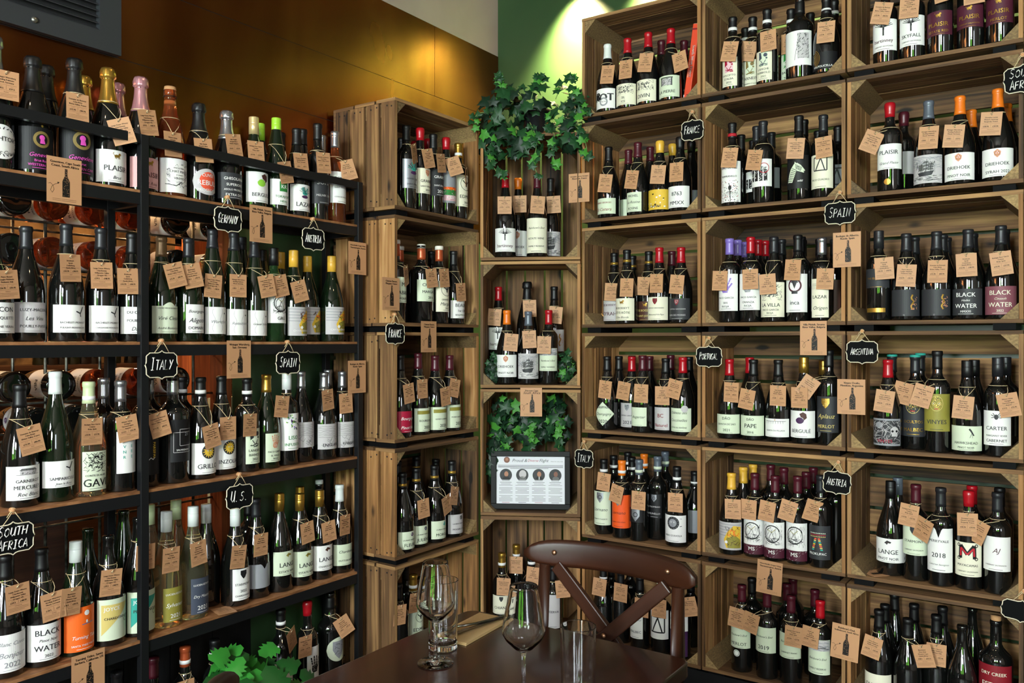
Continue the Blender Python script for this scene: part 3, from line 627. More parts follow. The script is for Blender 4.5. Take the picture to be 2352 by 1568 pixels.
def label_mesh(kind, H, z0, z1, shape, bgc, fg, art, ac, text, seed):
    r = RAD[kind]; A = Art(seed); h = z1 - z0
    hw = r * {'r': 1.22, 's': .80, 'o': 1.02, 'd': 1.1, 'a': 1.15, 'n': 1.2, 'w': 2.4, 't': .72, 'c': 1.22}[shape]
    N = 22
    def top(t):
        if shape in 'od': return z0 + h * (.5 + .5 * (math.sqrt(max(0, 1 - t * t)) if shape == 'o' else 1 - abs(t)))
        if shape == 'a': return z1 - h * .12 + h * .12 * (math.cos(t * PI * 1.3) if abs(t) < .385 else 0) if abs(t) < .385 else z1 - h * .12
        if shape == 'n': return z1 - (h * .22 * (1 - abs(t) / .22) if abs(t) < .22 else 0)
        return z1
    def bot(t):
        if shape in 'od': return z0 + h * (.5 - .5 * (math.sqrt(max(0, 1 - t * t)) if shape == 'o' else 1 - abs(t)))
        return z0
    for i in range(N):
        t0, t1 = -1 + 2 * i / N, -1 + 2 * (i + 1) / N
        A.p.append(([(hw * t0, bot(t0)), (hw * t1, bot(t1)), (hw * t1, top(t1)), (hw * t0, top(t0))], bgc, 0))
    wv = min(hw, r * 1.0); lines = [x for x in text.split('|') if x]
    az0, az1 = z0, z1
    full = art in ('swan', 'ship', 'letters', 'peacock', 'zebra', 'bones', 'cubes', 'poster', 'land', 'map', 'contour', 'pattern', 'twoboxes', 'tall', 'pars', 'torn', 'prok', 'wreath', 'palm', 'diag', 'circle', 'arcs', 'oval')
    if art:
        if lines and not full:
            f = .36 if art in ('crest', 'lion', 'bee', 'shield', 'arches', 'dot', 'house', 'stripe', 'shieldm', 'husk', 'vista') else .56; az0 = z1 - h * f
        ah = (az1 - az0) / 2 * .86; cx, cy = 0, (az0 + az1) / 2
        if art == 'circle': cy = z0 + h * .64; ah = h * .34; A.rect(-hw, hw, z0, z0 + h * .27, ac, 1)
        if art == 'portrait' and lines: pass
        if art in ('peacock',): cy = z0 + h * .27; ah = h * .26
        if art == 'zebra': ah = h * .46
        DRAW[art](A, cx, cy, (wv if art not in ('map', 'land', 'ship', 'bones', 'poster', 'vista') else hw) * .95, min(ah, wv * .95) if art not in ('vista', 'ship', 'map', 'land', 'bones', 'peacock', 'poster', 'torn', 'cubes') else ah, fg, ac)
        if art in ('palm',): A.rect(-wv * .55, wv * .4, z0 + h * .34, z0 + h * .78, bgc, 4)
        if full:
            az0 = {'peacock': z0 + h * .55, 'circle': z0 + h * .26, 'diag': z0 + h * .45, 'palm': z0 + h * .8}.get(art, az0)
            if art in ('land', 'poster', 'ship', 'bones', 'map', 'cubes', 'prok', 'arcs', 'tide'): az0 = z0 + h * .28
            if art == 'peacock': az0 = z0 + h * .98
            if art == 'diag': az0 = z0 + h * .95
            if art == 'palm': az0 = z0 + h * .76
            if art in ('wreath', 'oval', 'pattern', 'contour', 'torn'): az0 = z0 + h * .85
    if lines:
        lo = z0 + h * .07
        if art == 'peacock': lo = z0 + h * .56
        if art == 'palm': lo = z0 + h * .36
        if art == 'diag': lo = z0 + h * .12
        hi = az0 if art else z1 - h * .08
        ws = []
        for t in lines:
            k = 1.0
            if '*' in t: t, k = t.split('*'); k = float(k)
            ws.append((t, k))
        tot = sum(k for _, k in ws) * 1.35; y = hi
        for t, k in ws:
            lh = (hi - lo) * k * 1.35 / tot; y -= lh / 2
            sh = 0.0
            if t.startswith('~'): t = t[1:]; sh = .35
            A.text(t, 0, y, min(lh * .56, .0145) if t != 'GAVI' else .021, wv * (1.55 if t != 'GAVI' else 1.8), fg, 5 if full else 3, bold=.01 if not sh else -.005, shear=sh)
            y -= lh / 2
        if not full and h > .04: A.rect(-wv * .5, wv * .5, z0 + h * .045, z0 + h * .055, fg, 1)
    return art_mesh('label', A, wrap=r, umax=hw)
# ------------------------------------------------------------------ price tags
TAGTXT = [('Domaine Lucien|Muzard, Santenay|Burgundy, France', '£30.95', '£39.95', 'Chardonnay'), ('Weingut Würtzberg|Riesling Kabinett|Mosel, Germany', '£18.5', '£27.5', 'Riesling'),
          ('Villa Melnik|Bergulé Blanc|Melnik, Bulgaria', '£16.8', '£25.8', 'Chardonnay'), ('Bodegas Paco García|Crianza|Rioja, Spain', '£19.95', '£27.95', 'Tempranillo'),
          ('Driehoek|Syrah|Cederberg|South Africa', '£32.95', '£40.95', 'Syrah'), ('Blackwater|Pinot Noir|Western Cape|South Africa', '£28.5', '£39.75', 'Pinot Noir'),
          ('Pietro Bonori|Langhe Nebbiolo|Piedmont, Italy', '£26.95', '£35.95', 'Nebbiolo'), ('Lange Estate Winery|Chardonnay|Willamette Valley|Oregon, US', '£39.5', '£48.95', 'Chardonnay'),
          ('Winzer Schup|Zweigelt|Thermenregion|Austria', '£17.5', '£25.95', 'Zweigelt'), ('Domaine de Boisseyt|Côte-Rôtie|Rhône Valley, France', '£72.95', '£84.95', 'Syrah')]
TW, TH = .057, .071
def card_art(A, w, h, col='kraft', bend=0.0):
    for i in range(6):
        A.rect(-w / 2 + i * w / 6, -w / 2 + (i + 1) * w / 6, -h, 0, col, 0)
_T = []
def tag_meshes():
    for k, (t, p1, p2, g) in enumerate(TAGTXT):
        A = Art(k); w, h = TW, TH; y0 = .008
        A.rect(-w / 2, w / 2, y0 - h, y0, 'kraft', 0); A.disc(0, 0, .0022, 'ink', 1, 8)
        y = y0 - .0165
        for ln in t.split('|'): A.text(ln, 0, y, .0036, w * .86, 'ink', 1, .03); y -= .0062
        y = y0 - h * .60
        A.rect(-w * .42, w * .42, y + .0075, y + .0079, 'brink', 1); A.rect(-w * .42, w * .42, y - .0060, y - .0056, 'brink', 1); A.rect(-.0002, .0002, y - .004, y + .006, 'brink', 1)
        A.text('Take away', -w * .22, y + .0045, .0013, w * .3, 'brink', 1, 0); A.text('Drink in', w * .22, y + .0045, .0013, w * .3, 'brink', 1, 0)
        A.text(p1, -w * .22, y - .001, .0040, w * .36, 'ink', 1, .04); A.text(p2, w * .22, y - .001, .0040, w * .36, 'ink', 1, .04)
        A.text(g, 0, y - .0098, .0024, w * .7, 'brink', 1, 0)
        for j in range(3): A.rect(-w * .42, w * (.42 if j < 2 else .25), y - .0148 - j * .0034, y - .0142 - j * .0034, 'brink', 1)
        me = art_mesh('price_tag', A)
        _T.append(me)
        # gentle curl and a plain back
        bm = MB(); b = len(bm.v)
        bm.box(-w / 2, w / 2, .0002, .0008, y0 - h, y0)
        n0 = len(me.vertices)
        vs = [v.co[:] for v in me.vertices] + bm.v; fs = [tuple(p.vertices) for p in me.polygons] + [tuple(i + n0 for i in f) for f in bm.f]
        mi = [p.material_index for p in me.polygons] + [0] * len(bm.f)
        m2 = bpy.data.meshes.new('price_tag'); m2.from_pydata(vs, [], fs)
        for m in me.materials: m2.materials.append(m)
        m2.polygons.foreach_set('material_index', mi)
        _T[-1] = m2
tag_meshes()
rs = random.Random(7)
# ------------------------------------------------------------------ shelves: bottle rows
# each line: px of the axis, px of the top, row, profile, glass, capsule+style(+band) / label: y0 y1 shape ground ink drawing accent / words / tag: px top-px turn
# row: 0 front .. 2 back;  capsule styles: - plain, S screw, x foil, k cork and wire, e wax, z stopper, 0 none; b after it = paper neck band
RX = -2.176           # front face of the rack, LX front face of the crates on the rack's wall, CY front face of the crates on the long wall
LX, CY = -2.027, 2.911
P1, P2 = Vector((-2.027, 2.711, 0)), Vector((-1.66, 2.911, 0))
KT = (P2 - P1).normalized(); KN = Vector((KT.y, -KT.x, 0)); KC = (P1 + P2) / 2; KANG = math.atan2(KT.y, KT.x)
def pl_rack(px, d): return on_plane(px, (1, 0), RX - d)
def pl_l(px, d): return on_plane(px, (1, 0), LX - d)
def pl_c(px, d): return on_plane(px, (0, 1), CY + d)
def pl_k(px, d): p = KC - KN * d; return on_plane(px, (KN.x, KN.y), KN.x * p.x + KN.y * p.y)
ROWB = [2.274, 1.854, 1.434, 1.014, .594, .174]     # lower boundary heights of crate rows 1..6
KB = [1.726, 1.209, .692, .175]
SH = {}
def shelf(key, plane, ang, z, name, dd, data): SH[key] = (plane, ang, z, name, dd, [l.strip() for l in data.strip().split('\n')])
DR = (.046, .086, .126)
RA = PI / 2
shelf('r1', pl_rack, RA, 1.821, "rack's top shelf", DR, '''
8 95 0 C b sx/282 362 o white black wreath black/HIGHTOR*2|~Classic Cuvée/14 162 0
54 127 0 C b kx/290 392 c black pink2 cameo black/~Genevieve*1.6|Brut Rosé|WESTERN CAPE/
121 150 1.6 C b kx///
168 136 0 C b kx/290 400 c black pink2 cameo black/~Genevieve*1.6|Brut|WESTERN CAPE/178 215 -1
206 175 1.7 C b gx///
246 160 0 C b gx/343 418 r white charcoal lion gold/PLAISIR*2.2|~Brut/272 272 -18
283 193 1.7 C b ix/355 420 r rose brown  pink//
325 180 0 C b ix/360 432 r rose brown lion gold/PLAISIR*2.2|~Brut Rosé/337 252 -10
388 203 0 C e ckb/363 442 r white black palm black/ANCESTRAL|CHAT MALT*1.6|~vi vivant|VINYES*1.6/396 303 -4
457 240 0 C b kx/386 446 o lgrey white oval coral/CUVÉE|REBULI*1.8|PROSECCO/466 318 -6
521 258 0 C b sx/396 456 c charcoal white  grey/GHISOLANA*1.6|SUPERIORE|ASOLO PROSECCO*1.2|EXTRA DRY/535 308 -10
583 272 0 U n fS/394 464 r white charcoal fruit lime/BERGULÉ*1.5/587 324 -4
604 284 1.6 U b lS///
632 275 0 H n lS/411 470 r white green box green/|TOKAJI DRY*1.5|HIDEG/653 371 -14
653 306 1.7 U b k-///
681 296 0 U b k-/423 484 r white charcoal tree teal/LAZAR/690 352 -8
700 296 1.7 U b k-///
727 288 0 B b k-/398 468 c charcoal lgrey  /SOFIA|MELNIK 2019/742 350 -5
742 311 1.7 B b s-///
767 303 0 B e s-/394 466 r white charcoal  /DOMAINE|SAINT PANCRACE*1.4|CÔTES DE PROVENCE/793 368 -18
''')
shelf('r2', pl_rack, RA, 1.399, "rack's second shelf", DR, '''
4 583 0 U b k-/694 765 r white charcoal  /MACON|LA ROQUETTE|DOMAINE VERAN/14 620 -6
46 517 .3 U b d-/694 764 r lgrey charcoal  /LUZY-MACON*1.5|~Les Vins|POUILLY-FUISSÉ*1.3/
152 517 0 U b d-/700 764 c white charcoal swallow lgrey/BACHELET-MONNOT|PULIGNY-MONTRACHET*1.5/161 584 -3
232 525 0 U b d-/702 764 c white charcoal swallow lgrey/BACHELET-MONNOT|CHASSAGNE-MONTRACHET*1.5/233 602 -2
303 538 0 U b k-/705 767 r white charcoal  dorange/DU CHATEAU|POUILLY-FUMÉ*1.5|~David B/293 616 -2
372 545 0 U n u-/694 766 a pale charcoal  /GRAND VIN DE BOURGOGNE|~Viré Clessé*2|~André Bonhomme/397 604 -16
436 550 0 U n d-/699 765 s white charcoal  /~Bourgogne*1.4|~Aligoté*1.4|DOMAINE/438 606 -13
488 530 0 H n d-/705 767 r white grey contour grey/~Wurtzberg/491 630 4
536 536 0 H n d-/710 770 r white grey contour grey/~Rotschiefer/547 630 0
555 547 2 H n dS///
584 552 0 H n d-/713 771 r white charcoal contour grey/~Grauer Schiefer/610 632 -12
603 574 2 H n kS///
628 571 0 B g kS/674 742 r white black circle white/GRÜ/641 632 -14
645 581 2 U n yS///
672 577 0 U n yS/705 771 r lgrey white land yellow/CHARDONNAY/684 645 -16
718 590 .6 U n yS/705 768 r lgrey white land yellow/ /
755 588 0 U n yS/705 768 r lgrey white land yellow/CHARDONNAY/
''')
shelf('r3', pl_rack, RA, .985, "rack's third shelf", DR, '''
46 885 0 U b k-/1072 1150 r white charcoal house grey/GARNEROT*1.2|MERCUREY*1.5|~Roc Blanc*1.4/66 978 -12
126 856 0 U n w-/1060 1121 r white charcoal swallow grey/SAMPARICULE*1.4|~Jean le Bouc/
204 879 0 U y v-b/1038 1128 s pale black engrave black/CONTE DI ALARI|GAVI*2.6/212 960 1
246 868 1.4 B b s-///
277 874 0 B b s-/992 1088 s white teal tall teal//290 954 -9
337 872 0 B b k-/985 1092 s black white pars yellow//361 947 -14
368 862 1.4 M b s-///
404 862 0 M b s-/965 1062 s black white twoboxes grey//
429 865 1.5 B b k-b///
457 868 0 U b k-b/1018 1090 r white charcoal sun yellow/GRILLO*1.5/483 975 -12
509 866 0 U b k-/1010 1078 r white charcoal sun yellow/INZOLIA*1.5/524 957 0
561 869 0 B b k-b/985 1066 s pale charcoal portrait charcoal/LANGHE|BIANCO|2021/575 950 2
606 860 0 U n g-/996 1062 s pale charcoal hand tan/PACO GARCÍA*1.6|EL YERGO|RIOJA/
652 855 0 B b wS/950 1035 r white green flower green/LISO|INFUSIÓN/646 909 7
706 853 .3 U b s-/970 1028 r lgrey charcoal map grey//
741 856 0 U b s-/974 1032 r lgrey charcoal map grey/ENGLAND/752 895 -7
756 850 2 U b s-///
779 853 0 U b s-/969 1028 r lgrey charcoal map grey/KNIGHTOR/794 903 -3
''')
shelf('r4', pl_rack, RA, .570, "rack's fourth shelf", DR, '''
20 1275 0 U b k-/1460 1547 r white grey  /~Blanc Cuvée*1.3|~Bonjour|2022/40 1341 -3
97 1257 0 U b k-/1436 1520 r white charcoal  /BLACK*2|~Pinot Noir|WATER*2|2022/120 1360 -6
175 1242 0 U n wS/1397 1500 r orange white tide white/~Turning Tide*2|SANTA YNEZ VALLEY/165 1349 5
216 1214 1.5 U n n0///
253 1228 0 U b n0/1378 1472 r pale charcoal diag sand/CHARDONNAY/257 1307 5
293 1172 1.7 H n n0///
318 1188 0 U b n0/1360 1455 r pale charcoal diag teal/PINOT NOIR/335 1250 2
356 1163 1.5 U y vS///
378 1175 0 U y wS/1352 1430 s olive white  /LUCIEN ESTATE|~Sylvaner*2|2021/394 1257 3
411 1153 1.5 U y vS///
434 1164 0 U y wS/1330 1412 s slate white  /LUCIEN ESTATE|~Dry Muscat*2|2021/455 1243 -5
513 1157 .5 U b wS///
541 1168 0 U b wS/1308 1380 s white charcoal crest black/STARMONT*1.8|2022|CHARDONNAY/550 1252 8
573 1143 2 B b k-///
590 1148 0 U b d-/1297 1352 n grey grey  //600 1225 2
629 1135 0 U b gS/1268 1323 r pale charcoal husk olive/LANGE*2|ESTATE WINES/
685 1135 0 U b gS/1267 1325 r pale charcoal husk olive/LANGE*2|ESTATE WINES/705 1199 -7
696 1119 1.8 U b gS///
733 1125 0 U b gS/1254 1311 r white charcoal husk brown/LANGE*2|CHARDONNAY/754 1197 -7
738 1110 1.9 U b wz///
779 1115 0 U b w-/1251 1299 r pale charcoal  /~Chardonnay*1.6|DUTTON RANCH/793 1182 2
''')
shelf('r5', pl_rack, RA, .155, "rack's bottom shelf", DR, '''
268 1540 0 U b d-///
352 1508 0 B b m-///
425 1483 0 B b q-b///425 1562 0
493 1468 0 B b k-b///512 1533 -8
645 1388 0 B b k-b/1525 1580 r white green  /ROTE*2|DOC/668 1446 -18
706 1384 0 B b re/1487 1568 s white black blackhand black//702 1460 3
758 1360 0 M b k-/1466 1521 o pale charcoal crest grey//782 1418 -28
''')
DL = (.046, .135, .215)
shelf('l1', pl_l, RA, ROWB[1] + .035, "top crate beside the rack", DL, '''
923 320 1 B b k-///
936 290 0 B b k-/365 432 r silver charcoal tree charcoal/GRAND CORBIN*1.5|SAINT-ÉMILION/950 330 -20
956 328 1.3 B b re///
967 299 0 B b re/386 444 r cream charcoal crest tan/GRANGE*2|SAINT-ÉMILION|2018/981 342 -16
981 320 1.3 B b re///
995 309 0 B b k-/388 450 r charcoal white  tan/GRANGE*2|SAINT-ÉMILION|2016/1012 353 -10
1023 319 0 B b re/393 466 r grey white poster red/CÉLESTE/1038 361 -20
1051 329 0 B b g-b/401 474 r cream charcoal camus olive/EDMUS*2|2018/1070 384 -22
''')
shelf('l2', pl_l, RA, ROWB[2] + .035, "second crate beside the rack", DL, '''
909 553 0 B b q-W/636 695 r pale charcoal  olive/M*2|LABRIE*1.3|BORDEAUX/932 611 -18
922 567 1 B b q-W///
970 562 .1 M b q-W/642 692 r pale charcoal  /CHÂTEAU*1.5|MARGAUX*1.5|2016/990 617 -8
991 579 1.6 B b k-///
1003 567 0 B b q-W/645 716 r cream charcoal camus tan/GRAND VIN|~Margaux*2|2018/1020 617 -6
1042 577 0 U b k-/690 731 r white charcoal  /BEAUNE*1.6|1er CRU|BENJAMIN LEROUX/1058 650 -5
''')
shelf('l3', pl_l, RA, ROWB[3] + .035, "third crate beside the rack", DL, '''
905 815 1 U b m-///
919 815 0 U b k-/945 994 r crimson white  /~Bourgogne*1.6|~Pinot Noir/938 881 -8
962 813 .1 U b m-/938 996 r pale charcoal stripe olive/BOURGOGNE*1.5|2020/970 871 -2
998 817 0 U b m-/935 991 r pale charcoal stripe olive/GEVREY-CHAMBERTIN*1.4|2020/1022 889 -8
1033 816 0 U b m-/930 986 r pale charcoal stripe olive/MOREY-SAINT-DENIS*1.4|2020/1046 870 12
''')
shelf('l4', pl_l, RA, ROWB[4] + .035, "fourth crate beside the rack", DL, '''
913 1060 1.2 U b k-///
926 1085 0 U b k-G/1222 1264 r pale charcoal dot plum/LAURENT PERRACHON|FLEURIE*1.4/
956 1049 1.8 U b k-G///
955 1076 .1 U b k-G/1208 1251 r pale charcoal dot slate/LAURENT PERRACHON|JULIÉNAS*1.4/972 1146 -5
1001 1054 1.8 U b k-///
998 1068 0 U b k-G/1197 1238 r pale charcoal dot teal/LAURENT PERRACHON|MORGON*1.4/1024 1139 -16
1038 1058 0 U b k-G/1182 1226 r lgrey charcoal dot charcoal/LAURENT PERRACHON|MOULIN À VENT*1.4/1045 1117 12
''')
shelf('l5', pl_l, RA, ROWB[5] + .035, "bottom crate beside the rack", DL, '''
915 1340 0 B b k-///920 1389 5
932 1298 1.6 B b k-///
949 1318 .3 B b g-b/1400 1462 r pale charcoal camus olive/EDMUS*2/952 1362 10
''')
DK = (.056, .150, .21)
shelf('k1', pl_k, KANG, KB[0] + .018, "top corner crate", DK, '''
1161 399 0 U b r-/524 578 r white maroon wings black/bartinney*1.6/1159 451 0
1190 409 1.3 U b oe/530 588 r white charcoal shield tan/DRIEHOEK/1194 449 0
1234 400 0 U b m-/497 577 r cream charcoal  /~Rainbow's End*2|ESTATE WINE|FAMILY RESERVE*1.2/1236 450 4
1265 411 1.0 U b k-/532 588 r lgrey charcoal ship black//1271 450 -3
''')
shelf('k2', pl_k, KANG, KB[1] + .018, "middle corner crate", DK, '''
1145 659 9 U b r-/752 803 r white maroon wings black/bartinney*1.6/1137 709 5
1211 648 9 C b kx///1216 689 -2
1273 660 9 U b k-/757 807 r lgrey charcoal swan gold/BLACK*2|WATER*2/1277 704 5
1176 714 0 U b o-/815 866 r white charcoal shield tan/DRIEHOEK*1.4|PINOT NOIR/1175 766 5
1213 716 0 U b a-/812 870 r lgrey charcoal ship black//1215 759 -3
1249 714 0 B b r-/800 852 r pale charcoal vista grey/~Rainbow's End*1.8|FAMILY RESERVE/1250 772 2
''')
shelf('k4', pl_k, KANG, KB[3] + .018, "bottom corner crate", DK, '''
1186 1228 1.2 B b g-b///1185 1278 0
1153 1271 0 B b g-b/1368 1410 r cream charcoal crest charcoal/CHIANTI/1157 1327 1
1221 1268 .1 B b k-b///1226 1302 5
1243 1216 1.6 B b k-b///1242 1288 8
1270 1300 0 B b k-/1348 1425 s lgrey charcoal  /RISERVA/1291 1332 -5
''')
DC = (.046, .140, .222)
def C(row): return ROWB[row] + .035
shelf('a1', pl_c, 0, C(0), "inner column's top crate", DC, '''
1397 103 0 U b w-/203 252 r white charcoal letters black//1397 150 8
1441 92 0 U b r-/192 242 r cream charcoal engrave black/SIL*1.6|ICE*1.6/1438 138 4
1488 77 0 U b r-/182 233 r cream charcoal engrave black/DIVIN*1.8/1485 122 9
1541 69 0 U b r-/173 229 r pale charcoal stone black/LA PIERRE*1.5/1559 120 -10
1519 96 1.5 U b m-///
1571 97 1.5 U b m-///
''')
shelf('a2', pl_c, 0, C(1), "inner column's second crate", DC, '''
1398 339 0 U b k-/455 491 r pale dred  /TERRES GEORGES*1.3|~Et Cetera*1.4/1392 400 8
1445 346 1.2 U b m-/458 500 r pale charcoal  //
1466 330 0 U b m-/441 489 s pale charcoal  /MICHEL|~La Rosine*2|ROSINE/1453 391 10
1496 340 1.5 U b m-///
1519 327 .1 U b ye/435 481 r yellow black cubes black/GAMAY/1513 379 6
1541 333 1.8 U b ye///
1558 317 0 U b ke/427 484 r white charcoal  grey/8763*1.8|MMXX/1554 373 2
1588 328 1.6 U b ke/437 478 r grey charcoal  //
''')
shelf('a3', pl_c, 0, C(2), "inner column's third crate", DC, '''
1411 582 .8 U b k-G/690 737 r lgrey maroon  /DE BOISSEYT|SYRAH*2/1405 650 4
1441 576 0 U b k-G/685 738 r cream charcoal lion gold/DE BOISSEYT|CÔTE-RÔTIE*1.6|~Côte Blonde/1440 639 3
1453 589 2 U b k-G///
1489 578 .6 U b k-G/692 739 r brown sand lion gold/DE BOISSEYT|SAINT-JOSEPH*1.6/1480 636 4
1515 569 0 U b r-/682 736 r cream charcoal crest dred/CHÂTEAU GIGOGNAN|~Châteauneuf-du-Pape*1.5/1508 629 2
1543 577 1.6 U b m-///
1564 570 0 U b r-/685 734 r charcoal lgrey crest dred/CHÂTEAU GIGOGNAN|BOIS DES MOINES/1556 631 6
''')
shelf('a4', pl_c, 0, C(3), "inner column's fourth crate", DC, '''
1397 818 .2 U b k-/923 978 d pale charcoal  /Saumur|~Champigny*1.5|2020/1391 874 6
1426 817 1.3 U b k-///
1445 817 2 U b k-///
1452 820 .5 U b r-/926 982 r lgrey charcoal crest grey/CHÂTEAU LAROQUE*1.2|2021/1434 877 9
1478 818 0 U b m-/936 979 s pale charcoal  /~Aegerter*2/1473 882 2
1493 817 1.8 U b m-///
1529 822 .2 U b k-/936 989 s lgrey dred  /BC*2|Naturel/1521 887 0
1540 817 1.9 U b m-///
1562 822 0 U b r-/938 992 r pale charcoal  /~Château des|~Coccinelles*2|CÔTES DU RHÔNE/1552 872 14
1583 820 1.4 U b k-///
''')
shelf('a5', pl_c, 0, C(4), "inner column's fifth crate", DC, '''
1387 1054 .2 B b k-b/1129 1206 r pale charcoal shieldm charcoal/~Lornano*2|CHIANTI CLASSICO*1.3/1388 1086 6
1416 1045 1.4 B b k-b///
1437 1040 2 B b k-b///
1429 1058 0 B b o-b/1137 1213 r dorange brown shieldm charcoal/~Lornano*2|CHIANTI COLLI SENESI*1.3/1419 1114 14
1456 1050 1.3 B b k-b///
1474 1044 2 B b o-b///
1471 1055 0 B b a-b/1167 1200 s black lgrey shieldm silver//1467 1128 2
1507 1048 .5 B b a-b/1135 1190 s black lgrey shieldm silver/COLOMBAIO*1.4|BRUNELLO/
1528 1038 1.5 B b a-b///
1555 1072 0 U b k-b/1184 1246 r white charcoal moon black/NERO D'AVOLA*1.6/1551 1132 0
1596 1085 1.2 U b k-b/1165 1217 r grey charcoal  //
''')
shelf('a6', pl_c, 0, C(5), "inner column's bottom crate", DC, '''
1386 1302 .4 U b k-b///1378 1328 6
1404 1290 1.5 B b k-///
1426 1312 .2 B b k-///1426 1340 3
1447 1290 1.6 B b k-///
1470 1322 0 B b k-/1402 1467 s white slate  /~Pompadour*1.5|MALBEC/1474 1374 2
1518 1334 0 B b w-/1402 1468 r white black square black//1514 1375 2
1563 1338 0 B b k-/1411 1450 r white charcoal  plum/IL PUGNALONE*1.5|~Maremma/1580 1368 -14
1587 1330 1.5 B b k-///
''')
shelf('b1', pl_c, 0, C(0), "middle column's top crate", DC, '''
1683 42 0 B b k-b/131 214 s cream charcoal portrait crimson/DOLCETTO|D'ALBA|2022/1679 95 11
1712 66 1.9 B b k-b///
1729 42 .7 B b k-b/137 207 s cream charcoal portrait dgold/ARNEIS|BARBERA D'ALBA/1722 95 13
1762 25 0 B b k-b/116 198 s cream charcoal portrait slate/LANGHE|NEBBIOLO|2021/1764 70 -2
1817 24 .9 B b k-b/117 195 s pale charcoal portrait green/BAROLO|2018/1812 76 0
1837 2 0 M b k-b/70 150 r white charcoal torn black//
1861 33 1.8 B b k-///
1898 2 0 U b k-b/118 180 r black white arcs gold/VALPOLICELLA*1.6/1898 49 3
1916 2 1.6 B b k-b///
''')
shelf('b2', pl_c, 0, C(1), "middle column's second crate", DC, '''
1682 284 0 B b k-R/370 464 r white black peacock red/UNO DE MIL*2|TEMPRANILLO/1678 339 8
1712 312 1.4 B b k-///
1725 322 2 B b k-///
1738 296 1.0 B b d-/393 440 r white black pattern red//
1753 281 0 B b d-/365 428 r white black pattern red//1735 344 10
1767 305 1.6 B b d-/385 432 r grey black  //
1835 268 0 B b k-/356 433 r black white zebra white//1829 317 5
1854 281 1.4 B b k-///
1872 300 1.9 B b k-///
1891 266 0 B b d-/354 432 r cream charcoal square black/PICO CUADRO*1.4/1891 314 -3
1925 293 1.4 B b k-/378 432 r grey charcoal square black//
''')
shelf('b3', pl_c, 0, C(2), "middle column's third crate", DC, '''
1680 549 0 B b p-/629 714 r white charcoal hand purple/PACO GARCÍA*1.8|SEIS|RIOJA/1654 622 3
1697 553 1.1 B b p-///
1711 557 2 B b p-///
1727 547 0 B b r-/628 712 r white charcoal hand grey/PACO GARCÍA*1.8|CRIANZA|RIOJA/1723 618 -1
1742 551 1.1 B b r-///
1756 555 2 B b r-///
1777 545 0 U b d-/635 715 r cream charcoal engrave charcoal/LA VILLA*2|PACO GARCÍA|RIOJA/1762 629 -3
1793 550 1.4 U b d-///
1826 540 0 B b k-/629 717 r white charcoal ring maroon/inca/1822 596 5
1842 545 1.1 B b k-///
1855 549 2 B b k-///
1888 546 0 B b s-/640 732 s cream charcoal arches charcoal/LAZAR*1.2|~Origen*2/1896 616 3
1871 552 1.9 B b k-///
1915 553 1.3 B b d-/643 720 s brown charcoal  //
''')
shelf('b4', pl_c, 0, C(3), "middle column's fourth crate", DC, '''
1685 824 0 U b r-/952 996 r pale charcoal  /DÃO|QUINTA DE SAES*1.5|2021/1680 878 2
1722 820 1.4 U b r-///
1737 825 0 U b k-/955 1001 r pale black  /DÃO|PAPE*2|2016/1718 894 10
1787 826 0 U b k-/962 1004 r white charcoal arches black/QUINTA DA PELLADA/1787 885 1
1842 822 0 U b gS/944 1006 r white charcoal fruit plum/BERGULÉ*1.4/1836 889 0
1858 828 1.4 U b gS///
1879 828 1.8 U b gS///
1892 806 0 B b k-/911 994 r charcoal sand crest gold/~Aplauz*1.8|MERLOT/1866 867 34
''')
shelf('b5', pl_c, 0, C(4), "middle column's fifth crate", DC, '''
1688 1084 .2 U b y-/1200 1263 r lgrey white land yellow//1683 1146 -1
1708 1074 1.1 U b y-///
1725 1067 1.9 U b y-///
1733 1088 .1 B b m-/1193 1277 r white white circle maroon/MS/1720 1147 3
1773 1069 1.6 B b m-///
1781 1093 0 B b m-/1200 1286 r white white circle maroon/MS/1764 1151 8
1812 1075 1.3 B b m-///
1832 1095 0 B b m-/1202 1289 r white white circle maroon/MS/1814 1150 14
1845 1080 1.5 B b m-///
1862 1077 2 B b m-///
1882 1093 0 B b d-/1208 1286 r charcoal white prok red/PROKUPAC*1.5/1872 1149 18
1921 1070 1 M b k-///
''')
shelf('b6', pl_c, 0, C(5), "middle column's bottom crate", DC, '''
1704 1345 .1 B b m-/1442 1489 r pale charcoal  /~Rainbow's End*2|MERLOT/1693 1396 7
1727 1328 1.3 B b k-///
1762 1356 0 B b m-/1442 1500 r pale charcoal  /~Rainbow's End*2|2019/1728 1408 12
1809 1340 1.2 B b m-///
1820 1328 2 B b m-///
1817 1368 0 B b m-/1456 1513 r pale charcoal  /~Rainbow's End*1.6|CABERNET FRANC/1823 1438 3
1872 1355 1.3 B b m-///
1884 1380 0 B b r-/1470 1550 r pale charcoal vista grey/~Rainbow's End*2|FAMILY RESERVE/1863 1439 6
''')
shelf('c1', pl_c, 0, C(0), "outer column's top crate", DC, '''
2034 -35 0 B b re/44 116 r white maroon wings black/bartinney*1.8|CABERNET SAUVIGNON/2030 5 13
2096 -45 0 B b re/35 104 r white charcoal wings black/SKYFALL*1.4|CABERNET SAUVIGNON/2090 -10 4
2160 -60 0 B b m-/24 80 r maroon gold lion gold/PLAISIR*2|ESTATE RED/2165 -48 -6
2229 -75 0 B b m-/8 62 r maroon gold lion gold/PLAISIR*2|CABERNET SAUVIGNON/2236 -44 -2
2297 -90 0 B b m-/-10 52 r maroon gold lion gold/PLAISIR*2|MERLOT/2296 -60 2
''')
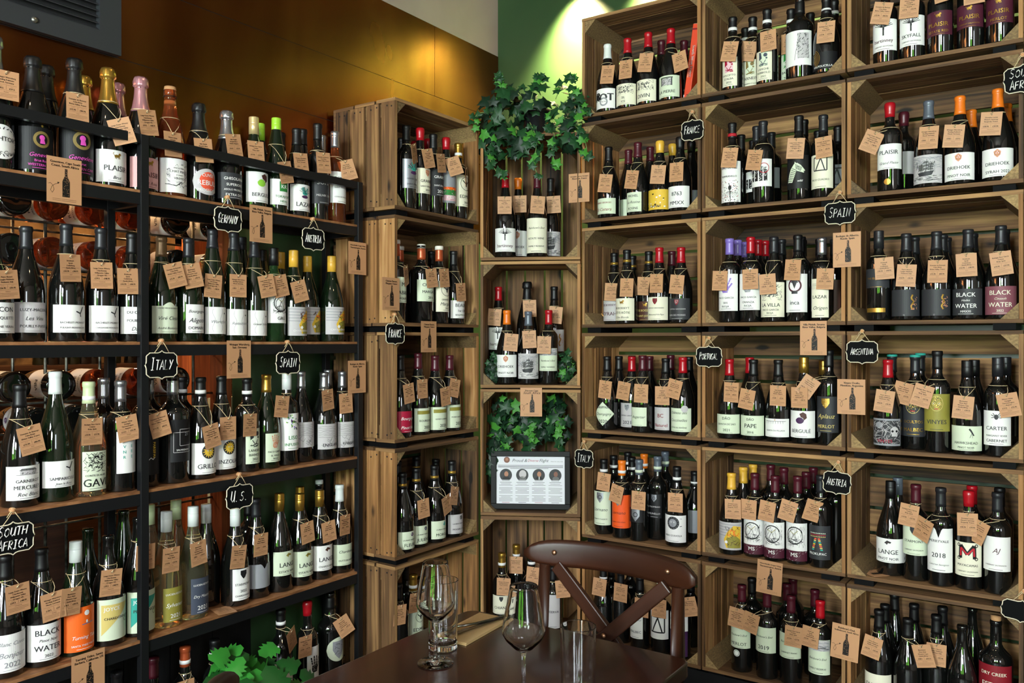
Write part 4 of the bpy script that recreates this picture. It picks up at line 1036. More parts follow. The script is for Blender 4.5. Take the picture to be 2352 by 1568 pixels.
shelf('c2', pl_c, 0, C(1), "outer column's second crate", DC, '''
2044 239 0 B b re/330 388 r white charcoal  gold/PLAISIR*2|~Grand Plaisir*1.4/2010 302 24
2076 262 1.4 B b me/348 400 r lgrey charcoal  //
2133 233 0 U b a-/355 431 r lgrey charcoal ship black//2134 290 4
2205 222 0 U b o-/350 421 r white charcoal shield tan/DRIEHOEK*1.8|PINOT NOIR/2193 286 6
2231 253 1.5 U b o-///
2292 205 0 U b o-/340 411 r white charcoal shield tan/DRIEHOEK*1.8|SYRAH 2022/2278 257 5
2312 240 1.8 U b o-///
''')
shelf('c3', pl_c, 0, C(2), "outer column's third crate", DC, '''
2026 531 0 B b dS/617 661 r charcoal gold  /THE ISLANDER*1.4/2030 591 -3
2089 537 0 U b d-/665 731 c charcoal white swan gold/BLACK*2|~Pinot Noir|WATER*2|2022/2083 607 4
2104 545 1.2 U b d-///
2152 532 0 U b d-/664 729 c charcoal white swan gold/BLACK*2|~Cultellus|WATER*2|2021/2154 597 2
2165 540 1.2 U b d-///
2173 546 2 U b d-///
2218 528 0 U b d-/663 729 c charcoal white  gold/BLACK*2|~Hades|WATER*2|MMXXI/2219 582 -2
2236 536 1.3 U b d-///
2287 522 0 U b d-/657 726 c mauve cream  gold/BLACK*2|~Cinsault|WATER*2|2022/2297 578 -7
2304 530 1.3 U b d-///
''')
shelf('c4', pl_c, 0, C(3), "outer column's fourth crate", DC, '''
2041 828 0 U b r-/962 1028 r grey crimson bones black/VINYES*1.4/2034 896 8
2049 815 1.2 B b d-T///
2103 816 .3 B b d-T/905 1003 r charcoal gold skull sand/OCULTOS|MALBEC/2078 878 14
2114 812 1.3 B b d-T///
2158 808 0 B b k-/905 991 r olive charcoal skull sand/VINYES/2124 884 16
2215 830 0 U b kS/979 1036 c pale charcoal bird black/HAWKSHEAD*1.8|PINOT NOIR/2214 909 5
2238 828 1.3 U b kS///
2290 821 0 B b dS/944 1024 r white charcoal bee black/CARTER*2|MARGARET RIVER|CABERNET/2312 903 -12
2310 820 1.4 B b dS///
''')
shelf('c5', pl_c, 0, C(4), "outer column's fifth crate", DC, '''
2052 1106 .4 U b kS/1238 1293 r white charcoal husk charcoal/LANGE*2|PINOT NOIR/
2062 1097 1.4 U b aS///
2102 1113 .2 B b m-/1206 1276 r pale charcoal crest charcoal/STARMONT*1.8|CABERNET SAUVIGNON/2090 1158 8
2162 1120 0 B b d-/1214 1315 n white charcoal  /MERRYVALE*2|2018|~Cabernet Sauvignon/2126 1192 20
2222 1128 0 B b re/1247 1325 r cream charcoal emm red/MAYACAMAS*1.4|CABERNET SAUVIGNON/2222 1178 -1
2233 1115 1.4 B b r-///
2288 1130 0 B b d-/1234 1313 r white maroon  /~AJ*3|CABERNET SAUVIGNON/2252 1196 22
2296 1120 1.5 B b k-///
''')
shelf('c6', pl_c, 0, C(5), "outer column's bottom crate", DC, '''
2032 1404 .1 U b k-/1550 1600 r cream charcoal  /DUTTON*2/2007 1462 12
2036 1385 1.2 U b k-///
2053 1367 2 U b k-///
2087 1422 0 U b k-///2116 1480 -15
2105 1387 1.6 U b k-///
2145 1417 .2 U b k-///2151 1478 2
2167 1392 1.5 U b k-///
2205 1434 0 U b n0///
2224 1394 1.7 U b n0///
2280 1424 0 M b cz/1530 1590 r dred cream  /DRY CREEK*1.4|ESTATE/
''')
ORD = ['first', 'second', 'third', 'fourth', 'fifth', 'sixth', 'seventh', 'eighth', 'ninth', 'tenth', 'eleventh', 'twelfth', 'thirteenth', 'fourteenth', 'fifteenth']
GRP = {}
used_labels = set()
def uniq(l):
    k = 2; b = l
    while l in used_labels: l = b + ' ' + str(k); k += 1
    if l != b: print('DUP', b)
    used_labels.add(l); return l
def relax(B, plane, dmax, dmin=0.003):
    # B: dicts with p (Vector), r, d; nudge neighbours apart
    n0 = plane(1000, 0)
    for it in range(160):
        moved = False
        for i in range(len(B)):
            for j in range(i):
                a, b = B[i], B[j]; v = a['p'] - b['p']; v.z = 0; L = v.length; need = a['r'] + b['r'] + .0015
                if L < need and abs(a['z'] - b['z']) < .2:
                    moved = True
                    if L < 1e-4: v = Vector((.001, .001, 0)); L = v.length
                    f = (need - L) / 2 + 1e-4; v.normalize()
                    # move mostly in depth
                    dn = a['n']; dep = v.dot(dn); lat = v - dn * dep
                    w = Vector(dn * dep * 1.5 + lat * .8)
                    a['p'] += w * f; b['p'] -= w * f
        for a in B:
            dep = (a['o'] - a['p']).dot(a['n'])
            lo, hi = dmin + a['r'], dmax - a['r']
            if dep < lo: a['p'] += a['n'] * (dep - lo)
            if dep > hi: a['p'] += a['n'] * (dep - hi)
        if not moved: break
    return B
def tag_on(Bt, tx, ty, rot, label):
    n = Bt['n']; r = Bt['r']; H = Bt['H']; z0 = Bt['z']; p = Bt['p']
    q = p + n * (r + .007); c = n.dot(q)
    hp, zz = on_plane(tx, (n.x, n.y), c); hz = height(ty + .008 / zz * FPX, zz)
    lat = Vector((-n.y, n.x, 0)); off = (hp - p).dot(lat)
    off = max(-.055, min(.055, off)); hp = p + n * (r + .007) + lat * off
    hz = max(z0 + .075, min(z0 + H - .04, hz))
    me = _T[rs.randrange(len(_T))]
    yaw = math.atan2(n.x, -n.y) + R(rs.uniform(-9, 9)) + (R(rs.choice((-1, 1)) * 30) if abs(rot) > 17 and abs(rot) < 30 else 0)
    o = link('price_tag', me); o.matrix_world = Matrix.Translation((hp.x, hp.y, hz)) @ Matrix.Rotation(yaw, 4, 'Z') @ Matrix.Rotation(R(rot), 4, 'Y')
    MW = Matrix.Translation((hp.x, hp.y, hz)) @ Matrix.Rotation(yaw, 4, 'Z') @ Matrix.Rotation(R(rot), 4, 'Y'); inv = MW.inverted()
    tag(o, label, 'price tag', 'kraft price tags tied to the bottle necks')
    # twine: a loop round the neck and two runs down to the hole
    zn = min(z0 + H - .060, max(z0 + H * .72, hz + .012)); rn = prof_r(Bt['k'], (zn - z0) / H) + .0012
    m = MB(); hole = Vector((hp.x, hp.y, hz)) + n * .001
    m.tube([Vector((p.x + rn * math.cos(i * PI / 8), p.y + rn * math.sin(i * PI / 8), zn)) for i in range(16)], .0009, 5, closed=True)
    for s_ in (-1, 1):
        a = Vector((p.x, p.y, zn)) + lat * s_ * rn
        mid = a.lerp(hole, .5) + n * .010 + lat * s_ * .003
        m.tube([a, a.lerp(mid, .5) + n * .004, mid, hole + n * .002, hole], .0009, 5)
    kn = hole + lat * .002 * rs.choice((-1, 1)) ; m.tube([hole, hole + Vector((0, 0, .008)) + n * .003 + lat * .004, hole + Vector((0, 0, .002)) + n * .004 - lat * .004], .0009, 5)
    m.v = [tuple(inv @ Vector(v)) for v in m.v]
    m.build('string', TWINE, o)
    return o
for key, (plane, ang, zf, sname, dd, rows) in SH.items():
    n = Vector((math.sin(ang), -math.cos(ang), 0)); B = []
    for ln in rows:
        f = ln.split('/'); a = f[0].split(); px, top, row, kind, g, cs = float(a[0]), float(a[1]), float(a[2]), a[3], a[4], a[5]
        z = zf; r = RAD[kind]
        rr = row
        if row == 9: z = zf + .085; rr = 1.6
        i = int(min(rr, 1.999)); t = rr - i; d = dd[i] + (dd[i + 1] - dd[i]) * t
        if kind == 'M': d += .008
        p, zz = plane(px, d); H = height(top, zz) - z
        if sname == "rack's bottom shelf" or 1: H0 = H; H = max(.265 if kind != 'M' else .29, min(.345 if kind not in 'HM' else .37, H))
        H = round(H / .005) * .005
        if abs(H0 - H) > .02: print('H', sname, px, round(H0, 3))
        o0, _ = plane(px, 0)
        B.append(dict(p=p, z=z, r=r, H=H, k=kind, n=n, o=o0.copy(), g=g, cs=cs, row=row, px=px, zz=zz, f=f, d=d, top=top))
    p0, _ = plane(1000, 0)
    for b in B: b['o'] = p0
    relax(B, plane, {'r': .186, 'l': .290, 'k': .285}.get(key[0], .290), {'r': .0012}.get(key[0], .002))
    front = [b for b in sorted(B, key=lambda b: b['px'])]
    rev = key[0] in 'rl'
    if rev: front = front[::-1]
    cnt = {}
    for b in front:
        rw = 'front' if b['row'] < .75 else 'back'
        b['rw'] = rw; cnt[rw] = cnt.get(rw, -1) + 1; b['ord'] = ORD[min(cnt[rw], 14)] if cnt[rw] < 15 else str(cnt[rw] + 1) + 'th'
    side = 'from corner' if key[0] != 'k' else 'from rack'
    for b in front:
        f = b['f']; kind, H, g, cs = b['k'], b['H'], b['g'], b['cs']
        cname = CAPS[cs[0]][0]
        lab = f[1].split() if len(f) > 1 and f[1].strip() else None
        dr = ''
        if lab:
            if len(lab) < 7:   # no drawing
                lab = lab[:5] + [''] + lab[5:] + ['grey']
            zf_ = b['zz'] - b['r']
            z1 = height(float(lab[0]), depth_of(b['p']) - b['r'] * .9) - b['z']; z0 = height(float(lab[1]), depth_of(b['p']) - b['r'] * .9) - b['z']
            hmax = H * {'B': .63, 'M': .63, 'U': .46, 'H': .42, 'C': .47}[kind]
            if z1 > hmax: z0 -= (z1 - hmax); z1 = hmax
            z0 = max(.012, z0); z1 = max(z1, z0 + .03)
            dr = ARTW.get(lab[5], '')
        cap = 'uncapped' if cname == 'uncapped' else ('cork-topped' if cname == 'cork' else cname + '-capped')
        lk = (lab[3] if lab and lab[3] not in ('lgrey',) else ('light-grey' if lab else '')) if lab else ''
        lk = {'dorange': 'orange', 'dred': 'red'}.get(lk, lk)
        text = f"{cap} bottle, {(lk + ' ' + dr).strip() + ' label, ' if lab else ''}{b['ord']} in {b['rw']} row {side}, {sname}"
        ws = text.replace(',', '').split()
        if len(ws) > 16: text = f"{cap} bottle, {(dr or lk) + ' label, ' if lab else ''}{b['ord']} in {b['rw']} row {side}, {sname}"
        if len(text.replace(',', '').split()) > 16: text = f"{cap} bottle, {(dr or lk) + ' label, ' if lab else ''}{b['rw']} {b['ord']} {side}, {sname}"
        if len(text.replace(',', '').split()) > 16: text = f"{cap} bottle, {b['rw']} {b['ord']} {side}, {sname}"
        e = empty('wine_bottle', (b['p'].x, b['p'].y, b['z'] + .0006), ang + R(rs.uniform(-4, 4)))
        tag(e, uniq(text), 'bottle', 'wine bottles in the ' + sname)
        link('bottle_body', body_mesh(kind, H, g), e)
        if cs[1] != '0': link('capsule', cap_mesh(kind, H, cs[0], cs[1]), e)
        if len(cs) > 2 and cs[2] in 'bRGTW': link('neck_band', band_mesh(kind, H, {'b': 'white' if cs[0] != 'a' else 'pale', 'R': 'red', 'G': 'gold', 'T': 'teal', 'W': 'white2'}[cs[2]]), e)
        if lab:
            txt = f[2] if len(f) > 2 else ''
            me = label_mesh(kind, H, z0, z1, lab[2], lab[3], lab[4], lab[5], lab[6] if len(lab) > 6 and lab[6] else 'grey', txt, int(b['px']))
            lo = link('label', me, e)
            if b['px'] in (2044, 1704, 1562, 2026, 1563):
                A = Art(3)
                if b['px'] == 2026: A.rect(-.034, .030, .026, .040, 'gold', 1)
                elif b['px'] == 1563: A.rect(-.045, .045, .010, z0, 'plum', 1); z0 = z0
                elif b['px'] == 1562: A.disc(.026, z1 - .002, .013, 'lgrey', 4, 18)
                elif b['px'] == 2044: A.disc(-.004, .030, .010, 'gold', 1, 20); A.ring(-.004, .030, .008, .0008, 'dgold', 2, 20)
                else: A.disc(-.006, z0 - .019, .012, 'white', 1, 20); A.ring(-.006, z0 - .019, .010, .0015, 'charcoal', 2, 20)
                link('medal_sticker', art_mesh('medal_sticker', A, wrap=b['r']), lo)
        b['e'] = e
        if len(f) > 3 and f[3].strip():
            tx, ty, rt = [float(q) for q in f[3].split()]
            tag_on(b, tx, ty, rt, uniq(f"kraft price tag on {b['rw']}-row {b['ord']} bottle {side}, {sname}"))
# ------------------------------------------------------------------ the room
WX, WY, CEIL = -2.36, 3.312, 3.15
def struct(name, m, mats, label=None):
    o = m.build(name, mats); tag(o, label, None, None, 'structure'); return o
GREEN = noisy('green_wall_paint', '#2a4227', '#30492b', (3, 3, 3), (0.32, 0.42), 0, 0.05)
PLASTER = noisy('greige_wall_paint', '#9c8c82', '#a6968c', (4, 4, 4), (0.7, 0.8), 0, 0.05)
CEILM = mat('ceiling_paint', '#6d6258', 0.85)
STONE = noisy('rough_stone_wall', '#3a2a1c', '#a98a62', (5, 5, 6), (0.8, 0.95), 0, 0.7, 8)
COPPER = noisy('aged_copper_sheet', '#93522a', '#c07a42', (1.0, 3.0, .9), (0.16, 0.34), 1.0, 0.22, 3)
m = MB(1); m.box(-6, 2.6, -2.7, 4.2, -.05, 0); struct('floor', m, FLOORW)
m = MB(); m.box(-6, 2.6, -2.7, 4.2, CEIL, CEIL + .1); struct('ceiling', m, CEILM)
m = MB(); m.box(-2.5, 2.5, WY, WY + .12, 0, CEIL); struct('wall_back', m, GREEN)
m = MB()
m.box(WX - .1, WX, 1.847, WY + .01, 0, 1.87); struct('wall_left', m, GREEN, 'dark green painted wall behind the rack')
m = MB(); m.box(WX - .1, WX, -2.6, WY, 1.87, CEIL); m.box(WX - .1, WX, -2.6, .2, .57, 1.87); struct('wall_left_upper', m, PLASTER)
m = MB(4)
for i in range(16):
    y = -.6 + i * .153; m.box(WX - .10, WX + .002, y, y + .150, 0, .57)
struct('wall_left_panelling', m, BLACKW, 'black stained boards below the opening')
# copper cladding: three sheets with thin seams
m = MB(3)
for (y0, y1, z0, z1) in ((-2.5, 2.8275, 2.482, 2.79), (2.8295, 3.311, 2.482, 2.79), (-2.5, 1.31, 2.2395, 2.48), (1.312, 3.311, 2.2395, 2.48), (-2.5, 3.311, 1.87, 2.2375)):
    m.box(WX, WX + .003, y0, y1, z0, z1)
m.box(WX, WX + .001, -2.5, 3.3105, 1.8705, 2.789, 1)
struct('trim_1', m, [COPPER, mat('seam_black', '#0a0705', .9)], 'copper sheets cladding the wall above the rack')
# street front with two tall windows, side wall with one
def wall_with_holes(name, axis, c0, c1, a0, a1, holes, mats):
    m = MB(); x = a0
    for (h0, h1, z0, z1) in holes + [(a1, a1, 0, 0)]:
        seg = [(x, h0, 0, CEIL)] if h0 > x else []
        if h1 > h0: seg += [(h0, h1, 0, z0), (h0, h1, z1, CEIL)]
        for (p, q, r0, r1) in seg:
            if axis == 'x': m.box(p, q, c0, c1, r0, r1)
            else: m.box(c0, c1, p, q, r0, r1)
        x = h1
    return struct(name, m, mats)
wall_with_holes('wall_front', 'x', -2.62, -2.5, -2.5, 2.5, [(-.85, .15, .75, 2.8), (.45, 1.45, .75, 2.8)], PLASTER)
wall_with_holes('wall_right', 'y', 2.4, 2.52, -2.6, WY + .1, [(-1.5, -.3, .8, 2.6)], PLASTER)
for k, (a, b) in enumerate(((-.85, .15), (.45, 1.45))):
    m = MB()
    for (p, q, r0, r1) in ((a, a + .05, .75, 2.8), (b - .05, b, .75, 2.8), (a, b, .75, .80), (a, b, 2.75, 2.8), (a, b, 2.0, 2.05), ((a + b) / 2 - .02, (a + b) / 2 + .02, .8, 2.75)): m.box(p, q, -2.59, -2.53, r0, r1)
    struct('window_%d' % (k + 1), m, BLACKW)
m = MB()
for (p, q, r0, r1) in ((-1.5, -1.45, .8, 2.6), (-.35, -.3, .8, 2.6), (-1.5, -.3, .8, .85), (-1.5, -.3, 2.55, 2.6), (-.92, -.88, .85, 2.55)): m.box(2.43, 2.49, p, q, r0, r1)
struct('window_3', m, BLACKW)
# garden hedge outside the street windows
rh = random.Random(5); m = MB()
for i in range(4200):
    x, y, z = rh.uniform(-3, 3.6), rh.uniform(-6.1, -5.5), rh.uniform(.1, 2.7)
    a = Vector((rh.gauss(0, 1), rh.gauss(0, 1), rh.gauss(0, 1))).normalized() * .085; b_ = a.cross(Vector((rh.gauss(0, 1), rh.gauss(0, 1), 1))).normalized() * .035
    p = Vector((x, y, z)); m.poly([p - a, p + b_, p + a, p - b_])
m.box(-3, 3.6, -6.2, -6.1, 0, 2.6)
o = m.build('hedge', mat('hedge_leaf', '#5fa52c', .7)); tag(o, 'clipped green hedge outside the street windows', 'hedge', kind='stuff')
sun = bpy.data.lights.new('sun', 'SUN'); sun.energy = 130; sun.angle = R(1.0); so = bpy.data.objects.new('sun', sun); COL.objects.link(so); so.rotation_euler = Vector((.25, -.62, -.75)).to_track_quat('-Z', 'Y').to_euler(); so.location = (0, 8, 8)
m = MB(); m.box(-8, 8, -12, -2.7, -.12, -.05); o = m.build('pavement', mat('paving', '#8a8780', .9)); tag(o, kind='structure')
# recessed downlights in the ceiling
def fixture(x, y, lab):
    e = empty('ceiling_downlight', (x, y, CEIL)); tag(e, lab, 'ceiling light', 'ceiling downlights')
    m = MB(); m.lathe([(.045, -.10), (.045, 0)], 20); m.lathe([(.041, -.10), (.046, -.10)], 20)
    link('lamp_housing', m.mesh('lamp_housing', [STEEL]), e)
    m = MB(); m.lathe([(0, -.085), (.036, -.085)], 20); link('lamp_lens', m.mesh('lamp_lens', [mat('lamp_lens', (1, .8, .5), .4, emit=12)]), e)
for i, (x, y, p, _t, _c) in enumerate(DOWN): fixture(x, y, ['downlight above the ivy pot washing the green wall', 'downlight just beyond the ivy pot above the inner column', 'downlight above the join of inner and middle columns', 'downlight above the middle crate column', 'downlight above the outer crate column'][i])
for i, (x, y) in enumerate(((-1.45, 1.55), (-1.35, .2), (-.2, 1.3), (.9, .3))): fixture(x, y, ['spotlight over the dining table', 'spotlight nearest the open serving hatch', 'spotlight out in front of the long crate wall', 'spotlight nearest the street windows'][i])

# ------------------------------------------------------------------ wall vent
e = empty('wall_vent', (WX + .004, .75, 2.24)); tag(e, 'dark grey louvred air vent plate high on the copper wall', 'vent')
VG = mat('vent_grey_paint', '#2a2d30', .5)
m = MB(); y0, y1, z1 = -.75, .616, .68
m.box(0, .022, y0, y1, 0, .055); m.box(0, .022, y1 - .065, y1, .055, z1); m.box(0, .022, y0, y0 + .09, .055, z1); m.box(0, .022, y0, y1, z1, z1 + .1)
vplate = m.build('plate', VG, e)
m = MB()
for i in range(34):
    z = .063 + i * .018; M = Matrix.Translation((.011, 0, z)) @ Matrix.Rotation(R(35), 4, 'Y'); m.box(-.010, .010, y0 + .09, y1 - .065, -.0009, .0009, M=M)
m.build('louvres', mat('louvre_metal', '#4a4c4e', .35, .5), e)
m = MB(); m.box(.0005, .002, y0 + .09, y1 - .065, .055, z1); m.build('duct_back', mat('duct_black', '#050505', .9), e)
for yy in (.37, -.3):
    m = MB(); m.lathe([(.009, 0), (.009, .003), (.004, .006), (0, .006)], 14, M=Matrix.Translation((.022, yy, .028)) @ Matrix.Rotation(R(90), 4, 'Y')); m.build('screw', mat('screw_steel', '#9a9a90', .3, .9), vplate)

# ------------------------------------------------------------------ crates
def crate_parts(W, D, H, seed, deep=False):
    r = random.Random(seed); T = .012; P = {}
    def slats(n, span, gap):
        ws = [1 + r.uniform(-.18, .18) for _ in range(n)]; k = (span - gap * (n - 1)) / sum(ws); out = []; x = 0
        for q in ws: out.append((x + r.uniform(0, .0015), x + q * k)); x += q * k + gap
        return out
    def mb(): return MB(r.randrange(9999))
    m = mb()
    for a, b in slats(3, D, .008): m.box(-W / 2, W / 2, a, b, H - T, H, jit=.0012)
    P['top_boards'] = [m]
    m = mb()
    for a, b in slats(3, D, .004): m.box(-W / 2, W / 2, a, b, 0, T, jit=.0008)
    P['base_boards'] = [m]
    P['side_boards'] = []
    for s in (-1, 1):
        m = mb(); x0 = s * W / 2 - (T if s > 0 else 0)
        for k, (a, b) in enumerate(slats(4, D, .012)): m.box(x0, x0 + T, a, b, T, H - T, jit=.001)
        for a, b in slats(4, D, .012) if not deep else []:
            for zz in (T + .018, H - T - .018):
                for q in (.3, .7): m.lathe([(.0030, 0), (.0030, .0012), (0, .0014)], 8, 1, M=Matrix.Translation((x0 if s < 0 else x0 + T, a + (b - a) * q, zz + r.uniform(-.006, .006))) @ Matrix.Rotation(s * PI / 2, 4, 'Y'))
        P['side_boards'].append(m)
    m = mb()
    if deep:
        for a, b in slats(5, W - .004, .008): m.box(-W / 2 + .002 + a, -W / 2 + .002 + b, D, D + T, 0, H, jit=.001)
    else:
        for a, b in slats(4, H, .012): m.box(-W / 2, W / 2, D, D + T, a, b, jit=.001)
    P['back_boards'] = [m]
    c = .048; posts = []
    for sx in (-1, 1):
        for zz in (0, 1):
            x0 = sx * (W / 2 - T); z0 = T if zz == 0 else H - T; dz = c if zz == 0 else -c
            pts = [(x0, z0), (x0 - sx * c, z0), (x0, z0 + dz)]
            m = mb(); m.prism(pts if (sx * dz) < 0 else pts[::-1], .003, D - .002); posts.append(m)
    P['corner_post'] = posts
    if not deep:
        P['spacer_bar'] = []
        for s in (-1, 1):
            m = mb(); m.box(s * (W / 2 - .05) - .03, s * (W / 2 - .05) + .03, .012, D - .01, -.021, 0); P['spacer_bar'].append(m)
    return P
_CR = {}
for k in range(4):
    for typ, dims in (('n', (.50, .30, .398, k + 10)), ('u', (.405, .30, .512, k + 40, True))):
        _CR[(typ, k)] = {n: [q.mesh(n, [CORNERW if n == 'corner_post' else mat('bracket_black', '#070708', .7, spec=.12) if n == 'spacer_bar' else (CRATE, CRATE2)[(k + i) % 2 if n == 'side_boards' else 0], mat('rusty_nail', '#120a06', .7)]) for i, q in enumerate(L)] for n, L in crate_parts(*dims).items()}
nc = 0
def crate(x, y, z, rz, typ, label):
    global nc
    e = empty('wooden_crate', (x, y, z), rz); tag(e, label, 'crate', 'wooden apple crates stacked as shelves')
    for n, L in _CR[(typ, nc % 4)].items():
        for me in L: link(n, me, e)
    nc += 1; return e
RN = ['top', 'second', 'third', 'fourth', 'fifth', 'bottom']
W_ = .502
for c, cn in enumerate(('inner', 'middle', 'outer')):
    xc = -1.660 + .25 + c * .506
    what = {('inner', 0): 'holding a leaning orange book', ('middle', 1): 'holding a zebra bottle', ('outer', 2): 'holding four dark swan-label bottles', ('inner', 4): 'holding an orange-label bottle', ('middle', 2): 'holding purple- and red-capped bottles', ('outer', 3): 'holding skull-label bottles'}
    for r_ in range(6): crate(xc, CY, ROWB[r_] + .022, 0, 'n', f"weathered wooden crate, {RN[r_]} of the {cn} column {what.get((cn, r_), 'on the long wall')}")
for r_ in range(5): crate(LX, 2.211 + .25, ROWB[r_ + 1] + .022, RA, 'n', f"slatted wooden crate beside the black rack, {['top', 'second', 'third', 'fourth', 'bottom'][r_]} of its stack")
for r_ in range(4): crate(KC.x, KC.y, KB[r_] + .003, KANG, 'u', f"upright wooden crate in the room corner, {['topmost, under the potted ivy', 'holding seven bottles and ivy', 'holding the framed poster', 'lowest, behind the chair'][r_]}")
# black plinths that carry the stacks
for (a, b, c, d, zt, lab) in ((-1.66, -.14, CY + .01, CY + .31, .185, 'low black plinth under the long wall of crates'),):
    m = MB(); m.box(a, b, c, d, 0, zt); o = m.build('plinth', STEEL); tag(o, lab, 'plinth')
m = MB(); m.box(LX - .31, LX - .01, 2.215, 2.709, 0, .185); o = m.build('plinth', STEEL); tag(o, 'low black plinth under the crates beside the rack', 'plinth')
m = MB(); m.box(-.2, .2, .02, .3, 0, .177); o = m.build('plinth', STEEL, None, (KC.x, KC.y, 0), (0, 0, KANG)); tag(o, 'low black plinth under the corner crates', 'plinth')

# ------------------------------------------------------------------ steel rack on the copper wall
e = empty('steel_rack', (RX, 1.33, 0)); tag(e, 'black steel wall rack with five wooden shelves of bottles', 'rack')
PY = [-.838, 0, .838]; DEP = .170
for y in PY:
    for x in (.001, -DEP + .002):
        m = MB(); m.box(x, x + .021, y - .012, y + .012, 0, 1.976); bevel(m.build('post', STEEL, e), .0015)
LV = [1.821, 1.399, .985, .570, .155]
for z in LV:
    m = MB(); m.box(.0, .018, PY[0], PY[2], z - .040, z - .008); m.box(-DEP + .004, -DEP + .020, PY[0], PY[2], z - .040, z - .013)
    for y in PY: m.box(-DEP, .001, y - .009, y + .009, z - .040, z - .013)
    m.build('shelf_frame', STEEL, e)
    for k in (0, 1):
        m = MB(int(z * 99) + k); m.box(-DEP + .001, .016, PY[k] + .001, PY[k + 1] - .001 + (.012 if k else 0), z - .012, z); m.build('shelf_board', SHELFW, e)
m = MB(); m.box(.001, .019, PY[0], PY[2] + .012, 1.950, 1.976); m.box(-DEP, .001, PY[2] - .006, PY[2] + .012, 1.950, 1.976); m.build('top_rail', STEEL, e)

# ------------------------------------------------------------------ kraft origin cards with a bottle silhouette
def card(px, py, plane, off, nang, title, label, wide=.088, tall=.116, roll=0.0, flat=None, script=False):
    A = Art(len(title)); w, h = wide, tall
    A.rect(-w / 2, w / 2, -h / 2, h / 2, 'kraft', 0)
    y = h / 2 - .012
    for i, t in enumerate(title.split('|')):
        A.text(t, .002, y, .0062 if not (script and i) else .0095, w * .86, 'ink', 1, .045 if not (script and i) else .01, shear=.3 if script and i else 0); y -= .0088
    def sil(z): 
        t = (z + h * .36) / (h * .62)
        return .0095 if t < .55 else (.0095 - (t - .55) / .2 * .0062 if t < .75 else .0033)
    n = 26
    for i in range(n):
        z0 = -h * .36 + h * .62 * i / n; z1 = -h * .36 + h * .62 * (i + 1) / n
        a, b = sil(z0), sil(z1); A.p.append(([(.004 - a, z0), (.004 + a, z0), (.004 + b, z1), (.004 - b, z1)], 'ink', 1))
    for i in range(46):   # loose flecks, like a hand-cut print
        z = A.r.uniform(-h * .35, h * .24); a = sil(z) * .85; x = A.r.uniform(-a, a); A.line((.004 + x - .0009, z), (.004 + x + .0009, z + A.r.uniform(-.001, .001)), .0007, 'kraft', 2)
    A.path([(-w * .46, -.012), (-w * .40, -.010), (-w * .33, -.016), (-w * .30, -.026), (-w * .35, -.034), (-w * .40, -.028), (-w * .36, -.018), (-w * .28, -.012), (-w * .18, -.008)], .0008, 'ink', 1)
    A.poly([(-w * .14, -.006), (-w * .21, -.0055), (-w * .19, -.0105)], 'ink', 1)
    for j, s_ in enumerate((.74, .70)): A.text('Scan the bottle to read the story behind the wine', 0, -h / 2 + .0105 - j * .0042, .0021, w * s_, 'brink', 1, 0)
    me = art_mesh('origin_card', A); n0 = len(me.vertices); bm = MB(); bm.box(-w / 2, w / 2, .0002, .0010, -h / 2, h / 2)
    m2 = bpy.data.meshes.new('origin_card'); m2.from_pydata([v.co[:] for v in me.vertices] + bm.v, [], [tuple(p.vertices) for p in me.polygons] + [tuple(i + n0 for i in f) for f in bm.f])
    for q in me.materials: m2.materials.append(q)
    m2.polygons.foreach_set('material_index', [p.material_index for p in me.polygons] + [0] * len(bm.f))
    if flat: o = link('origin_card', m2); o.location = flat[0]; o.rotation_euler = flat[1]
    else:
        p, z = plane(px, off); o = link('origin_card', m2); o.location = (p.x, p.y, height(py, z)); o.matrix_world = Matrix.Translation(o.location) @ Matrix.Rotation(nang, 4, 'Z') @ Matrix.Rotation(R(roll), 4, 'Y')
    tag(o, label, 'card', 'kraft origin cards')
    return o
card(148, 415, pl_rack, -.024, RA, 'Genevieve, Cape South|Coast, South Africa', "kraft card with bottle silhouette under the cameo-label champagne")
card(600, 515, pl_rack, -.024, RA, 'Villa Melnik, Struma|River Valley, Bulgaria', 'kraft bottle card on the rack between the GERMANY and AUSTRIA signs')
card(549, 825, pl_rack, -.024, RA, 'Weingut Würtzberg,|Saar, Germany', 'kraft bottle card on the rack between the ITALY and SPAIN signs')
card(203, 1548, pl_rack, -.024, RA, 'Turning Tides, Santa|Barbara, California, US', 'kraft bottle card below the orange-label bottle')
card(821, 593, pl_rack, -.026, RA, 'Winzerfamilie Gregor Schup,|Thermenregion, Austria', "kraft bottle card, upper of two on the rack's end post")
card(820, 865, pl_rack, -.026, RA, 'Bodegas de Alberto,|Rueda, Spain', "kraft bottle card, lower of two on the rack's end post")
card(898, 675, pl_l, -.004, RA, 'Chateau Rauzan,|Margaux, France', 'kraft bottle card just above the FRANCE sign beside the rack')
card(985, 773, pl_l, -.004, RA, 'Chateau Rauzan,|Margaux, France', 'kraft bottle card on the gap below the second rack-side crate')
card(1220, 923, pl_k, -.004, KANG, 'Discover Cape|South Africa', 'kraft bottle card hanging over the ivy above the framed poster', script=True)
card(1330, 431, lambda px, d: on_plane(px, (0, 1), CY - .006), 0, R(10), 'Domaine Terres Georges,|Minervois, France', 'kraft bottle card below the trailing ivy at the inner column edge')
card(1945, 573, pl_c, -.004, 0, 'Bodegas de Alberto,|Rueda, Spain', 'kraft bottle card below the SPAIN sign on the crates')
card(1868, 776, pl_c, -.004, 0, 'Villa Melnik, Struma|River Valley, Bulgaria', 'kraft bottle card between the third and fourth middle crates')
card(1955, 911, pl_c, -.004, 0, 'Vinyes Ocults,|Mendoza, Argentina', 'kraft bottle card below the ARGENTINA sign')
